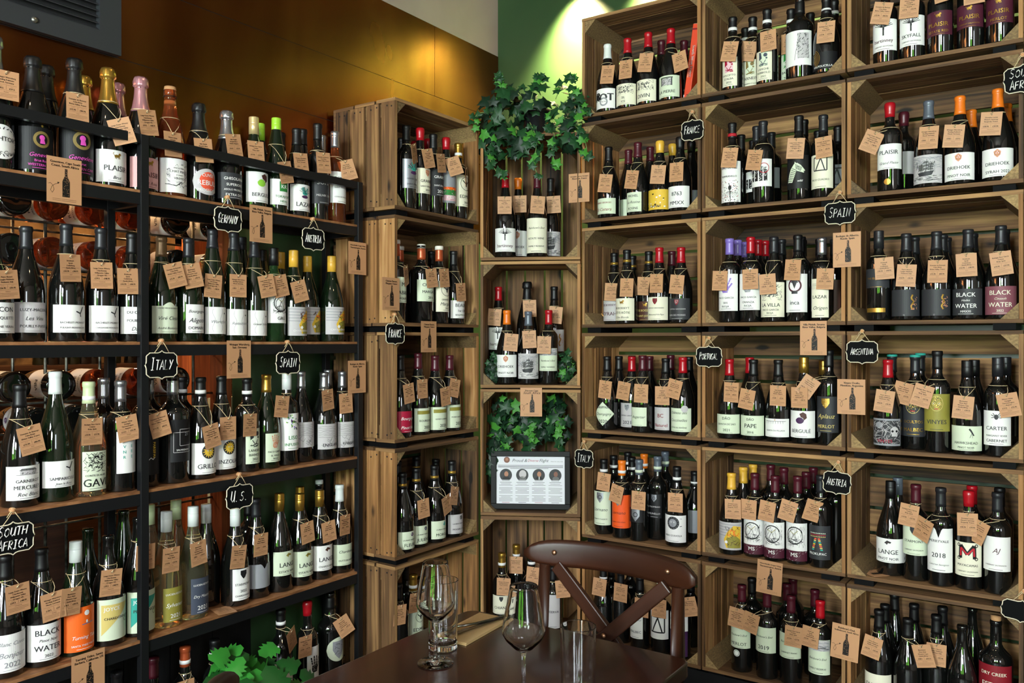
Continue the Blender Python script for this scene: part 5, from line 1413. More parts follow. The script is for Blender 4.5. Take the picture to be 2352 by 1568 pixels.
card(1767, 1326, pl_c, -.004, 0, 'Winzerfamilie Gregor Schup,|Thermenregion, Austria', 'kraft bottle card over the gap above the bottom middle crate', roll=3)
card(1941, 1475, pl_c, -.004, 0, "Rainbow's End,|Stellenbosch, South Africa", 'kraft bottle card beside the bottom middle crate', roll=4)
p, _ = pl_c(2020, .05)
card(0, 0, None, 0, 0, 'Lange Estate,|Oregon, US', 'kraft bottle card lying flat on the floor of the fifth outer crate', flat=((p.x, p.y + .01, ROWB[4] + .0375), (R(-90), 0, R(-40))), tall=.10, wide=.07)

# ------------------------------------------------------------------ hanging chalk signs
STK = {'A': [[(0, 0), (2, 6), (4, 0)], [(.7, 2), (3.4, 2)]], 'C': [[(3.6, 5), (2.4, 6), (.8, 5), (.2, 3), (.8, .8), (2.2, 0), (3.6, .8)]], 'E': [[(3.4, 6), (.4, 6), (.3, 0), (3.4, 0)], [(.4, 3.1), (2.8, 3.1)]],
       'F': [[(3.6, 6), (.4, 5.8), (.3, 0)], [(.4, 3.2), (3, 3.3)]], 'G': [[(3.6, 5.2), (2.4, 6), (.8, 5), (.2, 3), (.8, .6), (2.2, 0), (3.4, .8), (3.5, 2.6), (2.2, 2.6)]], 'H': [[(.3, 6), (.2, 0)], [(3.6, 6), (3.5, 0)], [(.3, 3.1), (3.5, 3.1)]], 'I': [[(.6, 6), (3, 6)], [(1.8, 6), (1.8, 0)], [(.4, 0), (3.2, 0)]],
       'L': [[(.5, 6), (.3, 0), (3.4, .1)]], 'M': [[(0, 0), (.5, 6), (2, 2.2), (3.6, 6), (4, 0)]], 'N': [[(.2, 0), (.4, 6), (3.4, 0), (3.7, 6)]], 'O': [[(2, 6), (.5, 4.8), (.3, 1.6), (1.8, 0), (3.4, 1.2), (3.5, 4.4), (2, 6)]],
       'P': [[(.3, 0), (.5, 6), (2.6, 6), (3.6, 4.8), (2.8, 3.2), (.5, 3)]], 'R': [[(.3, 0), (.5, 6), (2.6, 6), (3.5, 4.8), (2.6, 3.3), (.6, 3), (3.6, 0)]], 'S': [[(3.5, 5.4), (2.2, 6), (.7, 5.2), (1, 3.6), (2.8, 2.7), (3.3, 1.2), (1.8, 0), (.2, .7)]],
       'T': [[(0, 6), (4, 6)], [(2, 6), (1.9, 0)]], 'U': [[(.4, 6), (.3, 1.6), (1.6, 0), (3.2, 1.2), (3.6, 6)], [(3.6, 6), (3.7, 0)]], 'Y': [[(.2, 6), (1.9, 3.2)], [(3.8, 6), (1, 0)]], '.': [[(1, .2), (1.3, .2)]]}
def sign(px, py, plane, off, nang, words, label, w=.094, h=.068, roll=0.0):
    p, z = plane(px, off); zc = height(py, z)
    e = empty('chalk_sign', (p.x, p.y, zc)); MW = Matrix.Translation((p.x, p.y, zc)) @ Matrix.Rotation(nang, 4, 'Z') @ Matrix.Rotation(R(roll), 4, 'Y'); e.matrix_world = MW
    tag(e, label, 'sign', 'hanging chalkboard signs')
    q = []
    a, b, c = w / 2, h / 2, .009
    def corner(sx, sz, flip):
        pts = [(sx * a, sz * (b - c)), (sx * (a - .004), sz * (b - c * .55)), (sx * (a - c * .8), sz * (b - .003)), (sx * (a - c * 1.1), sz * b)]
        return pts[::-1] if flip else pts
    q = [(a + .004, 0), (a + .001, .006), (a, .012)] + corner(1, 1, 0) + [(.012, b), (.005, b + .002), (0, b + .006), (-.005, b + .002), (-.012, b)] + corner(-1, 1, 1) + [(-a, .012), (-a - .001, .006), (-a - .004, 0), (-a - .001, -.006), (-a, -.012)] + corner(-1, -1, 0) + [(-.012, -b), (-.005, -b - .002), (0, -b - .006), (.005, -b - .002), (.012, -b)] + corner(1, -1, 1) + [(a, -.012), (a + .001, -.006)]
    m = MB(); n = len(q)
    for yy in (0, .004): m.v += [(x, yy, zz_) for x, zz_ in q] + [(0, yy, 0)]
    for i in range(n):
        j = (i + 1) % n; m.face((n, i, j)); m.face((n + 1 + n, n + 1 + j, n + 1 + i)); m.face((i, n + 1 + i, n + 1 + j, j))
    m.build('board', CHALKB, e)
    m = MB(); m.tube([(x, .0005, z_) for x, z_ in q], .0016, 6, closed=True); m.build('border', CREAM, e)
    # chalk lettering, drawn as strokes
    if words:
        m = MB(); L = words.split('|')
        for li, wd in enumerate(L):
            big = 1.0
            sc = min((w * .76) / (len(wd) * 4.7 + 1), h * .6 / 6); sz = min(h * (.40 if len(L) == 1 else .30) / 6, sc * 1.9); x = -sc * (len(wd) * 4.7 + .6) / 2; zb = -sz * 3 if len(L) == 1 else (.006 if li == 0 else -h * .38)
            for ci, ch in enumerate(wd):
                k = 1.25 if ci == 0 and len(wd) > 3 else 1.0; k = 1.5 if len(wd) <= 4 and ci == 0 and wd != 'U.S.' else k
                for st in STK.get(ch, []):
                    m.tube([(x + (a_ + .22 * b_) * sc, -.0012, zb + b_ * sz * k + ci * .0002) for a_, b_ in st], .00135, 5)
                x += sc * 4.7
        m.build('lettering', CHALK, e)
    pk = (0, -.002, b + .034)
    m = MB(); m.lathe([(.0055, 0), (.0065, .004), (.0065, .012), (.004, .016), (0, .016)], 12, M=Matrix.Translation((0, .012, b + .034)) @ Matrix.Rotation(R(90), 4, 'X')); m.build('peg', PEG, e)
    m = MB()
    for s_ in (-1, 1): m.tube([(s_ * w * .26, .001, b - .002), (s_ * w * .13, -.002, b + .016), pk], .0010, 5)
    m.tube([pk, (-.008, -.003, b + .030), (-.014, .001, b + .018)], .0010, 5); m.tube([(.006 * math.cos(i * PI / 5), -.001, b + .034 + .006 * math.sin(i * PI / 5)) for i in range(10)], .001, 5, closed=True)
    m.build('string', TWINE, e)
    return e
SR = -.036
sign(524, 504, pl_rack, SR, RA, 'GERMANY', "small chalk sign lettered GERMANY hanging from the rack's top shelf")
sign(720, 549, pl_rack, SR, RA, 'AUSTRIA', "small chalk sign lettered AUSTRIA hanging from the rack's top shelf")
sign(372, 838, pl_rack, SR, RA, 'ITALY', 'small chalk sign lettered ITALY hanging from the rack')
sign(662, 833, pl_rack, SR, RA, 'SPAIN', 'small chalk sign lettered SPAIN hanging from the rack')
sign(551, 1140, pl_rack, SR, RA, 'U.S.', 'small chalk sign lettered U.S. hanging from the rack', roll=0)
sign(30, 1236, pl_rack, SR, RA, 'SOUTH|AFRICA', 'small chalk sign lettered SOUTH AFRICA hanging from the rack')
SC_ = -.016
sign(908, 766, pl_l, SC_, RA, 'FRANCE', 'small chalk sign lettered FRANCE on the crates beside the rack')
sign(1590, 299, pl_c, SC_, 0, 'FRANCE', "small chalk sign lettered FRANCE on the inner column's second crate", w=.082)
sign(1929, 489, pl_c, SC_, 0, 'SPAIN', 'small chalk sign lettered SPAIN hanging on the crates')
sign(1628, 819, pl_c, SC_, 0, 'PORTUGAL', 'small chalk sign lettered PORTUGAL')
sign(1980, 808, pl_c, SC_, 0, 'ARGENTINA', 'small chalk sign lettered ARGENTINA')
sign(1341, 1053, pl_c, SC_, 0, 'ITALY', 'small chalk sign lettered ITALY hanging on the crates', w=.08)
sign(1922, 1108, pl_c, SC_, 0, 'AUSTRIA', 'small chalk sign lettered AUSTRIA hanging on the crates', roll=4, w=.085)
sign(2352, 180, pl_c, SC_, 0, 'SOUTH|AFRICA', 'small chalk sign lettered SOUTH AFRICA hanging on the outer crates', w=.10, h=.074, roll=-3)
sign(2346, 1404, pl_c, SC_, 0, '', 'blank chalk sign with cream edge on the outer crates', w=.10, h=.055, roll=6)

# ------------------------------------------------------------------ leaning book, pencil-thin sticks
p, z = pl_c(1580, .06); zf = ROWB[0] + .0355
e = empty('book', (p.x + .008, p.y, zf)); e.matrix_world = Matrix.Translation((p.x - .006, p.y, zf + .0045)) @ Matrix.Rotation(R(8), 4, 'Y')
tag(e, 'orange book leaning against the top inner crate, spine facing out', 'book')
m = MB(); m.box(-.013, .013, 0, .21, 0, .285); bevel(m.build('cover', mat('orange_book_cover', '#d9411c', .5), e), .002)
m = MB(); m.box(-.0115, .0115, .004, .212, .003, .2865); m.build('pages', mat('book_pages', '#cfc4a8', .9), e)
A = Art(2); A.text('South-West France', .003, .145, .0105, .15, 'white', 1, .02, rot=-PI / 2); A.text('THE WINES AND WINEMAKERS', -.007, .12, .0035, .12, 'cream', 1, 0, rot=-PI / 2); A.disc(0, .02, .003, 'dred', 1, 10); A.rect(-.012, .012, .262, .268, 'dred', 1)
link('spine_lettering', art_mesh('spine_lettering', A), e)

p, z = pl_c(1378, .10)
m = MB(4); m.tube([(0, 0, 0), (.035, .012, .24)], .0035, 6); o = m.build('wooden_stick', PINE, None, (p.x - .01, p.y, ROWB[0] + .039)); tag(o, 'thin orange wooden stick leaning inside the top inner crate', 'stick')
p, z = pl_rack(506, .035); o = link('price_tag', _T[7]); o.location = (p.x, p.y, .5715); o.rotation_euler = (R(-90), 0, R(75)); tag(o, 'kraft price tag lying loose on the fourth rack shelf', 'price tag')
p, z = pl_rack(797, .06); m = MB(6); m.box(0, .006, -.03, .04, 0, .24); o = m.build('thin_board', CRATE2); o.matrix_world = Matrix.Translation((p.x - .045, 2.115, .1555)) @ Matrix.Rotation(R(-8), 4, 'X'); tag(o, 'thin pale board leaning at the end of the bottom rack shelf', 'board')
# ------------------------------------------------------------------ framed poster in the corner crate
FP, fz = pl_k(1218, .040); fx = (FP - KC).dot(KT)
e = empty('picture_frame', (0, 0, 0)); e.matrix_world = Matrix.Translation((FP.x, FP.y, KB[2] + .0215)) @ Matrix.Rotation(KANG, 4, 'Z') @ Matrix.Rotation(R(-.4), 4, 'Y') @ Matrix.Rotation(R(-5), 4, 'X')
tag(e, 'black framed poster with four round portraits leaning in the corner crate', 'picture frame')
w, h, t = .326, .236, .022
m = MB()
for (a, b, c, d) in ((-w / 2, w / 2, 0, t), (-w / 2, w / 2, h - t, h), (-w / 2, -w / 2 + t, t, h - t), (w / 2 - t, w / 2, t, h - t)): m.box(a, b, 0, .016, c, d)
bevel(m.build('frame', mat('black_frame', '#060607', .5, spec=.2), e), .0015)
A = Art(11); x1 = w / 2 - t + .001; z1 = h - t
A.rect(-x1, x1, t, z1, 'poster', 0)
for tx, c, xx, ww in (('Proud &', 'charcoal', -.045, .06), ('Diverse', 'crimson', .010, .044), ('Flight', 'charcoal', .055, .036)): A.text(tx, xx, z1 - .016, .013, ww, c, 1, .0, shear=.3)
A.text('Wines for every table', .108, z1 - .020, .004, .05, 'mid', 1, 0, shear=.3)
for k in range(4): A.rect(-x1 + .008 + (.05 if k == 3 else 0), x1 - .008 - (.06 if k == 3 else 0), z1 - .037 - k * .0042, z1 - .0355 - k * .0042, 'charcoal', 1)
A.disc(-.098, z1 - .014, .0125, 'skin', 1, 20); A.disc(-.098, z1 - .012, .006, 'skin2', 2, 12)
for k in range(4):
    cx = -.102 + k * .068; cz = z1 - .076; A.disc(cx, cz, .0255, 'charcoal', 1, 26)
    A.disc(cx + .002, cz + .004, .0085 if k != 1 else .015, ('skin2', 'lgrey', 'skin2', 'skin')[k], 2, 16, .011 if k != 1 else .017); A.disc(cx + .002, cz - .014, .014, ('black', 'mid', 'black', 'mid')[k], 2, 16, .009)
    if k == 2: A.line((cx + .002, cz - .006), (cx + .002, cz - .018), .003, 'white', 3)
    A.rect(cx - .018, cx + .018, cz - .026, cz - .020, 'poster', 3); A.rect(cx - .016, cx + .016, cz - .0235, cz - .0222, 'ink', 4); A.rect(cx - .024, cx + .024, cz - .0305, cz - .029, 'ink', 1)
    for j in range(14):
        if j in (2, 8): continue
        hw_ = .028 * (1 if j % 5 else .7); A.rect(cx - hw_, cx + hw_, cz - .037 - j * .0053, cz - .0356 - j * .0053, 'mid', 1)
    A.rect(cx - .016, cx + .016, t + .004, t + .0055, 'crimson' if k in (0, 2) else 'charcoal', 1)
o = link('poster_sheet', art_mesh('poster_sheet', A), e, (0, .010, 0))
m = MB(); m.box(-w / 2 + .01, w / 2 - .01, .0165, .020, .01, h - .01); m.build('backing', mat('frame_backing', '#3a2a1c', .9), e)
# little box that lifts the back row in the crate above
m = MB(8); m.box(-.17, .17, .165, .275, 0, .084); o = m.build('riser_box', CRATE, None, (KC.x, KC.y, KB[1] + .018), (0, 0, KANG)); tag(o, 'low wooden riser behind the front row in the middle corner crate', 'riser')

# ------------------------------------------------------------------ ivy
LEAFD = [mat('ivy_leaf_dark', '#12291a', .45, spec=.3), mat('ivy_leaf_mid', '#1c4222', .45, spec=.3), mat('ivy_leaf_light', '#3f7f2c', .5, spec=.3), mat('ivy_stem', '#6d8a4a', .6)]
IV = [(0, -.38), (.2, -.48), (.46, -.56), (.42, -.3), (.50, -.14), (.78, .10), (.46, .14), (.33, .22), (.26, .42), (.10, .55), (0, .80), (-.10, .55), (-.26, .42), (-.33, .22), (-.46, .14), (-.78, .10), (-.50, -.14), (-.42, -.3), (-.46, -.56), (-.2, -.48)]
MO = [(0, -.45), (.35, -.5), (.6, -.25), (.42, -.12), (.68, .05), (.45, .12), (.60, .32), (.35, .32), (.36, .55), (0, .75), (-.36, .55), (-.35, .32), (-.60, .32), (-.45, .12), (-.68, .05), (-.42, -.12), (-.6, -.25), (-.35, -.5)]
def leaf(m, p, nrm, up, s, mi, shape=IV, cup=.12):
    nrm = nrm.normalized(); x = up.cross(nrm)
    if x.length < 1e-3: x = Vector((1, 0, 0))
    x.normalize(); y = nrm.cross(x); b = len(m.v); n = len(shape)
    m.v.append(tuple(p + nrm * .004)); m.v.append(tuple(p + y * (.30 * s) + nrm * (.06 * s)))
    for (a, c) in shape: m.v.append(tuple(p + x * (a * s) + y * (c * s) - nrm * (cup * s * (abs(a) + .4 * abs(c)))))
    for i in range(n): m.face((b, b + 2 + i, b + 2 + (i + 1) % n), mi, None, True)
def foliage(name, e, vols, n, size, seed, out, shape=IV, light=.14, inv=None):
    r = random.Random(seed); m = MB()
    for _ in range(n):
        c, s3, dn = vols[r.randrange(len(vols))] if len(vols) < 4 else r.choice(vols)
        while True:
            q = Vector((r.uniform(-1, 1), r.uniform(-1, 1), r.uniform(-1, 1)))
            if .15 < q.length < 1: break
        p = Vector(c) + Vector((q.x * s3[0], q.y * s3[1], q.z * s3[2]))
        nr = Vector((q.x * .6, q.y * .6, q.z * .5 + .25)) + out * r.uniform(.4, 1.3) + Vector((r.uniform(-.5, .5), r.uniform(-.5, .5), r.uniform(-.4, .4)))
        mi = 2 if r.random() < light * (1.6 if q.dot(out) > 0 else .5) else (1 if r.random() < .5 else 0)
        leaf(m, p, nr, Vector((r.uniform(-.6, .6), r.uniform(-.6, .6), r.uniform(-1.2, .4))) * -1, size * r.uniform(.6, 1.15), mi, shape)
    if inv: m.v = [tuple(inv @ Vector(v)) for v in m.v]
    return m.build(name, LEAFD, e)
def vines(name, e, paths, seed, out, size=.026, inv=None, light=.35):
    r = random.Random(seed); m = MB()
    for pts in paths:
        P = [Vector(p) for p in pts]; Q = []
        for i in range(len(P) - 1):
            for k in range(6):
                t = k / 6; p0 = P[max(i - 1, 0)]; p3 = P[min(i + 2, len(P) - 1)]; a, b = P[i], P[i + 1]
                Q.append(.5 * ((2 * a) + (b - p0) * t + (2 * p0 - 5 * a + 4 * b - p3) * t * t + (3 * a - p0 - 3 * b + p3) * t ** 3))
        Q.append(P[-1]); m.tube(Q, .0016, 5, 3)
        for q in Q[2:]:
            if r.random() < .75:
                o_ = Vector((r.uniform(-1, 1), r.uniform(-1, 1), r.uniform(-.6, .6))) * .014 + out * .008
                m.tube([q, q + o_], .0008, 4, 3)
                leaf(m, q + o_, out + Vector((r.uniform(-.6, .6), r.uniform(-.6, .6), r.uniform(-.1, .6))), Vector((r.uniform(-.7, .7), 0, -1)) * -1, size * r.uniform(.7, 1.25), 2 if r.random() < light else 1)
    if inv: m.v = [tuple(inv @ Vector(v)) for v in m.v]
    return m.build(name, LEAFD, e)
OUT = KN.copy()
def kp(u, d, z): v = KC + KT * u - KN * d; return Vector((v.x, v.y, z))
zt = KB[0] + .517
pc = kp(.015, .13, zt); e = empty('potted_ivy', pc); tag(e, 'trailing ivy in a black pot on top of the corner crates', 'plant')
inv = Matrix.Translation(-pc)
m = MB(); m.lathe([(0, .001), (.045, .001), (.048, .006), (.064, .105), (.068, .107), (.068, .120), (.060, .121), (.058, .105), (0, .102)], 28); m.build('pot', mat('black_plastic_pot', '#0d0e11', .35), e)
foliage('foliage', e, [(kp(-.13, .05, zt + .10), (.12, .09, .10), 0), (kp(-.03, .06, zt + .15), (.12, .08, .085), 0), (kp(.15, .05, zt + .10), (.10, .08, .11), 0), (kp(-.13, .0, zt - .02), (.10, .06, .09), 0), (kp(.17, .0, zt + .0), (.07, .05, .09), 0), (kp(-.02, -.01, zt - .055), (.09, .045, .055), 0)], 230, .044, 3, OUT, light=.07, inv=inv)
vp = [[kp(-.10, .05, zt + .16), kp(-.13, .03, zt + .22), kp(-.12, .02, zt + .235)], [kp(.10, .06, zt + .15), kp(.14, .03, zt + .22), kp(.18, .02, zt + .21)], [kp(.0, .05, zt + .15), kp(.03, .03, zt + .23), kp(.05, .02, zt + .22)],
      [kp(-.15, -.02, zt + .08), kp(-.21, -.04, zt + .07), kp(-.22, -.04, zt + .01)], [kp(-.14, -.02, zt), kp(-.16, -.04, zt - .10), kp(-.13, -.045, zt - .165), kp(-.10, -.045, zt - .185)],
      [kp(.0, -.01, zt + .04), kp(.03, -.04, zt - .04), kp(.02, -.04, zt - .13), kp(.04, -.035, zt - .20)], [kp(.06, -.01, zt + .03), kp(.10, -.05, zt - .02), kp(.09, -.045, zt - .08), kp(.11, -.04, zt - .15)],
      [kp(.16, -.01, zt + .04), kp(.21, -.05, zt - .02), kp(.23, -.05, zt - .09), kp(.22, -.05, zt - .12)], [kp(.14, 0, zt + .12), kp(.19, -.03, zt + .14), kp(.235, -.03, zt + .06)]]
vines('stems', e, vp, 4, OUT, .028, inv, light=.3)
z2 = KB[2] + .018; pc = kp(0, .17, z2); e = empty('ivy_garland', pc); tag(e, 'bunch of ivy filling the crate behind the framed poster', 'plant'); inv = Matrix.Translation(-pc)
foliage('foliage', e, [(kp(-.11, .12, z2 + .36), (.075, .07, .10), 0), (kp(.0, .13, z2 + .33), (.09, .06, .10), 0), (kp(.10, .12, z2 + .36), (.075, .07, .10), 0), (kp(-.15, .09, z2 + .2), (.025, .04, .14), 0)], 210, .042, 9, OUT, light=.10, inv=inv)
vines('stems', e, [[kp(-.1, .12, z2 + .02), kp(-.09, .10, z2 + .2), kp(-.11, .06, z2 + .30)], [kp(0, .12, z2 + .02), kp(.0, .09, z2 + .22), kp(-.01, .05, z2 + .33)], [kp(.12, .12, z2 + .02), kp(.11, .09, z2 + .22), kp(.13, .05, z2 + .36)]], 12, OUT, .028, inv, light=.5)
z1_ = KB[1] + .018
for (u, lab, sd, hh) in ((-.155, 'small sprig of ivy on the rack side of the middle corner crate', 20, .06), (.145, 'small sprig of ivy on the far side of the middle corner crate', 21, .07)):
    pc = kp(u, .05, z1_); e = empty('ivy_sprig', pc); tag(e, lab, 'plant'); inv = Matrix.Translation(-pc)
    foliage('foliage', e, [(kp(u, .05, z1_ + hh), (.034, .045, hh), 0)], 42, .025, sd, OUT, light=.05, inv=inv)
    vines('stems', e, [[kp(u, .05, z1_ + .002), kp(u + .005, .045, z1_ + hh), kp(u + .01, .05, z1_ + hh * 1.9)]], sd + 5, OUT, .022, inv, light=.1)
# broad-leaved plant at the foot of the rack
pb, zb = pl_rack(588, -.16); pb = Vector((pb.x, pb.y, 0)); e = empty('broad_leaf_plant', pb); tag(e, 'bright green broad-leaved plant low in front of the rack', 'plant')
m = MB(); m.lathe([(0, .002), (.07, .002), (.075, .01), (.105, .25), (.11, .255), (.105, .26), (.095, .245), (0, .24)], 26); m.build('pot', mat('black_plastic_pot'), e)
r = random.Random(31); m = MB(); ms = MB(); LV2 = [mat('monstera_leaf_dark', '#184a1c', .35), mat('monstera_leaf_light', '#2f7f2c', .35)]
for i in range(46):
    t = r.uniform(0, 2 * PI); el = r.uniform(.15, 1.2); L_ = r.uniform(.11, .25); d = Vector((math.cos(t) * math.cos(el) * .8, math.sin(t) * math.cos(el) * .8, math.sin(el)))
    b0 = Vector((0, 0, .25)); c_ = b0 + d * L_ + Vector((0, 0, .02)); ms.tube([b0, b0.lerp(c_, .5) + Vector((0, 0, .03)), c_], .0022, 5)
    leaf(m, c_, Vector((.9, -.6, .8)) + Vector((r.uniform(-.7, .7), r.uniform(-.7, .7), r.uniform(-.4, .4))) + d * .6, Vector((-d.x, -d.y, .5)), r.uniform(.045, .075), 1 if r.random() < .55 else 0, MO, .12)
m.build('leaves', LV2, e); ms.build('stems', LV2[1], e)

# ------------------------------------------------------------------ dining table
TZ = .73; tx0, tx1, ty0, ty1 = -1.268, -.680, .86, 1.660
e = empty('dining_table', ((tx0 + tx1) / 2, (ty0 + ty1) / 2, 0)); tag(e, 'small dark polished wooden dining table with rounded corners', 'table')
hx, hy = (tx1 - tx0) / 2, (ty1 - ty0) / 2; m = MB(2); c = .03; pts = []
for (sx, sy, a0) in ((1, 1, 0), (-1, 1, 90), (-1, -1, 180), (1, -1, 270)):
    for k in range(7): t = R(a0 + k * 15); pts.append((sx * (hx - c) + c * math.cos(t), sy * (hy - c) + c * math.sin(t)))
n = len(pts)
for zz in (TZ - .032, TZ): m.v += [(x, y, zz) for x, y in pts]
m.face([n + i for i in range(n)], 0, [(y, x) for x, y in pts]); m.face([i for i in reversed(range(n))], 0, [(y, x) for x, y in reversed(pts)])
for i in range(n): j = (i + 1) % n; m.face((i, j, n + j, n + i), 0, [(i * .02, 0), (j * .02, 0), (j * .02, .03), (i * .02, .03)])
bevel(m.build('tabletop', TABLEW, e), .004, 3)
m = MB(); m.lathe([(.038, .03), (.038, TZ - .05), (.10, TZ - .045), (.10, TZ - .033)], 24, cy=-.05); m.build('pedestal', STEEL, e)
m = MB(); m.box(-.22, .22, -.08, -.02, 0, .03); m.box(-.03, .03, -.27, .17, 0, .0295); m.build('foot', STEEL, e)

# ------------------------------------------------------------------ cross-back chairs
def chair(x, y, rz, label):
    e = empty('dining_chair', (x, y, 0), rz); tag(e, label, 'chair', 'cross-back wooden chairs')
    WD = .225
    m = MB(5); N = 26; sec = []
    for i in range(N + 1):
        t = -1 + 2 * i / N; xx = t * WD; yy = .195 + .055 * (1 - t * t); hh = .034 * (1 - abs(t) ** 9 * .75); zc = .878 - .004 * t * t; th = .011 * (1 - abs(t) ** 12 * .5)
        ring = []
        for k in range(12):
            q = 2 * PI * k / 12; cs, sn = math.cos(q), math.sin(q); ring.append((xx, yy + th * (abs(cs) ** .6) * (1 if cs > 0 else -1), zc + hh * (abs(sn) ** .6) * (1 if sn > 0 else -1)))
        sec.append(len(m.v)); m.v += ring
    for i in range(N):
        for k in range(12):
            k2 = (k + 1) % 12; m.face((sec[i] + k, sec[i] + k2, sec[i + 1] + k2, sec[i + 1] + k), 0, [(i * .017, k * .01), (i * .017, k * .01 + .01), (i * .017 + .017, k * .01 + .01), (i * .017 + .017, k * .01)], True)
    m.face([sec[0] + k for k in reversed(range(12))]); m.face([sec[-1] + k for k in range(12)])
    rail = m.build('top_rail', CHAIRW, e)
    for s_ in (-1, 1):
        m = MB(s_ + 3)
        m.tube([(s_ * .175, .235, 0), (s_ * .180, .205, .30), (s_ * .182, .190, .46), (s_ * .180, .200, .66), (s_ * .176, .212, .85)], [.016, .018, .019, .017, .014], 10); m.build('rear_leg', CHAIRW, e)
        m = MB(s_ + 9); m.tube([(s_ * .19, -.20, 0), (s_ * .185, -.185, .43)], [.014, .019], 10); m.build('front_leg', CHAIRW, e)
    def bar(a, b, bow, wd, th, name, sd):
        m = MB(sd); P = []
        for i in range(13):
            t = i / 12; p = Vector(a).lerp(Vector(b), t); p.y += bow * 4 * t * (1 - t); P.append(p)
        secs = []
        for i, p in enumerate(P):
            t = (P[min(i + 1, 12)] - P[max(i - 1, 0)]).normalized(); nrm = Vector((0, -1, 0)); sd_ = t.cross(nrm).normalized(); n2 = sd_.cross(t).normalized(); secs.append(len(m.v))
            for (u_, v_) in ((-1, -1), (1, -1), (1, 1), (-1, 1)): m.v.append(tuple(p + sd_ * (u_ * wd / 2) + n2 * (v_ * th / 2)))
        for i in range(12):
            for k in range(4): k2 = (k + 1) % 4; m.face((secs[i] + k, secs[i + 1] + k, secs[i + 1] + k2, secs[i] + k2), 0, [(i * .04, k * .03), (i * .04 + .04, k * .03), (i * .04 + .04, k * .03 + .03), (i * .04, k * .03 + .03)])
        m.face([secs[0] + k for k in range(4)]); m.face([secs[-1] + k for k in (3, 2, 1, 0)])
        return bevel(m.build(name, CHAIRW, e), .003)
    bar((-.150, .224, .848), (.172, .190, .545), .006, .034, .015, 'cross_brace', 1); br = bar((.150, .212, .848), (-.172, .178, .545), .006, .034, .015, 'cross_brace', 2)
    m = MB(7); m.box(-.20, .20, -.205, .185, .435, .462); bevel(m.build('seat', CHAIRW, e), .012, 4)
    for s_ in (-1, 1): m = MB(4); m.tube([(s_ * .187, -.19, .22), (s_ * .178, .212, .22)], .010, 8); m.build('stretcher', CHAIRW, e)
    for bx, by, bz in ((-.150, .213, .880), (.150, .213, .880), (.0, .187, .712)):
        m = MB(); m.lathe([(.0065, 0), (.0065, .002), (.004, .0045), (0, .005)], 14, M=Matrix.Translation((bx, by - (.0 if bz > .8 else -.002), bz)) @ Matrix.Rotation(R(90), 4, 'X')); m.build('bolt', mat('bolt_brass', '#9a7458', .3, .9), rail if bz > .8 else br)
    return e
chair(-.925, 1.535, 0, 'dark wooden cross-back chair behind the table, facing the camera')
chair(-.787, .841, R(143), 'dark wooden cross-back chair of which only a rail tip shows')

# ------------------------------------------------------------------ glasses, napkin and cutlery
CL = mat('clear_glass', (1, 1, 1), .0, trans=1.0, ior=1.42)
def dens(P):
    Q = [P[0]]
    for (r0, z0), (r1, z1) in zip(P, P[1:]):
        L = math.hypot(r1 - r0, z1 - z0)
        if L > .006:
            for t in (.0008 / L, .003 / L, 1 - .003 / L, 1 - .0008 / L): Q.append((r0 + (r1 - r0) * t, z0 + (z1 - z0) * t))
        Q.append((r1, z1))
    return Q
def wineglass(x, y, label):
    prof_o = [(0, .0008), (.0375, .0008), (.0378, .0020), (.030, .0032), (.012, .0060), (.0055, .0105), (.0040, .020), (.0036, .050), (.0038, .078), (.0060, .086), (.018, .094), (.034, .110), (.0405, .122), (.0408, .130), (.0375, .150), (.0325, .175), (.0270, .205), (.0262, .2115), (.0260, .2121), (.0257, .2123)]
    prof_i = [(.0254, .2121), (.0252, .2115), (.0260, .205), (.0315, .175), (.0365, .150), (.0397, .130), (.0393, .122), (.033, .112), (.017, .0965), (.005, .0900), (0, .0892)]
    m = MB(); m.lathe(dens(prof_o[:4]) + prof_o[4:8] + prof_o[8:] + prof_i, 64); o = m.build('wine_glass', CL, None, (x, y, TZ + .0002)); tag(o, label, 'wine glass', 'clear stemmed wine glasses'); return o
def tumbler(x, y, h, r0, r1, label):
    m = MB(); m.lathe(dens([(0, .0006), (r0 - .002, .0006), (r0 - .0006, .0012), (r0, .003), (r1, h - .0008), (r1 - .0003, h - .0002), (r1 - .0008, h), (r1 - .0013, h - .0002), (r1 - .0016, h - .0008), (r0 - .0022, .022), (r0 - .006, .014), (0, .013)]), 64)
    o = m.build('tumbler', CL, None, (x, y, TZ + .0002)); tag(o, label, 'tumbler', 'clear glass tumblers'); return o
wineglass(-1.112, 1.337, 'clear empty wine glass standing in front of the tall tumbler')
wineglass(-.867, 1.300, 'clear empty wine glass between the napkin and the chair back')
tumbler(-1.154, 1.4126, .150, .031, .0335, 'clear tall tumbler standing behind a wine glass')
tumbler(-.781, 1.355, .138, .031, .034, 'clear tall tumbler at the chair side of the table')
m = MB(); NAP = mat('napkin_paper', '#b99c6c', .95, bump=.2, bscale=200)
for k in range(3): m.box(-.046 + k * .0012, .046 - k * .001, -.098 + k * .002, .098 - k * .001, k * .0016, k * .0016 + .0014)
o = m.build('napkin', NAP, None, (-1.172, 1.545, TZ + .0005), (0, 0, R(4))); tag(o, 'folded beige paper napkin on the table corner', 'napkin')
SIL = mat('cutlery_steel', '#8d8a84', .22, 1.0)
zz = TZ + .0062
m = MB(); m.prism([(-.10, -.008), (-.02, -.006), (.0, -.006), (.10, -.003), (.10, .008), (.085, .0105), (.0, .006), (-.10, .008)], 0, .0018)
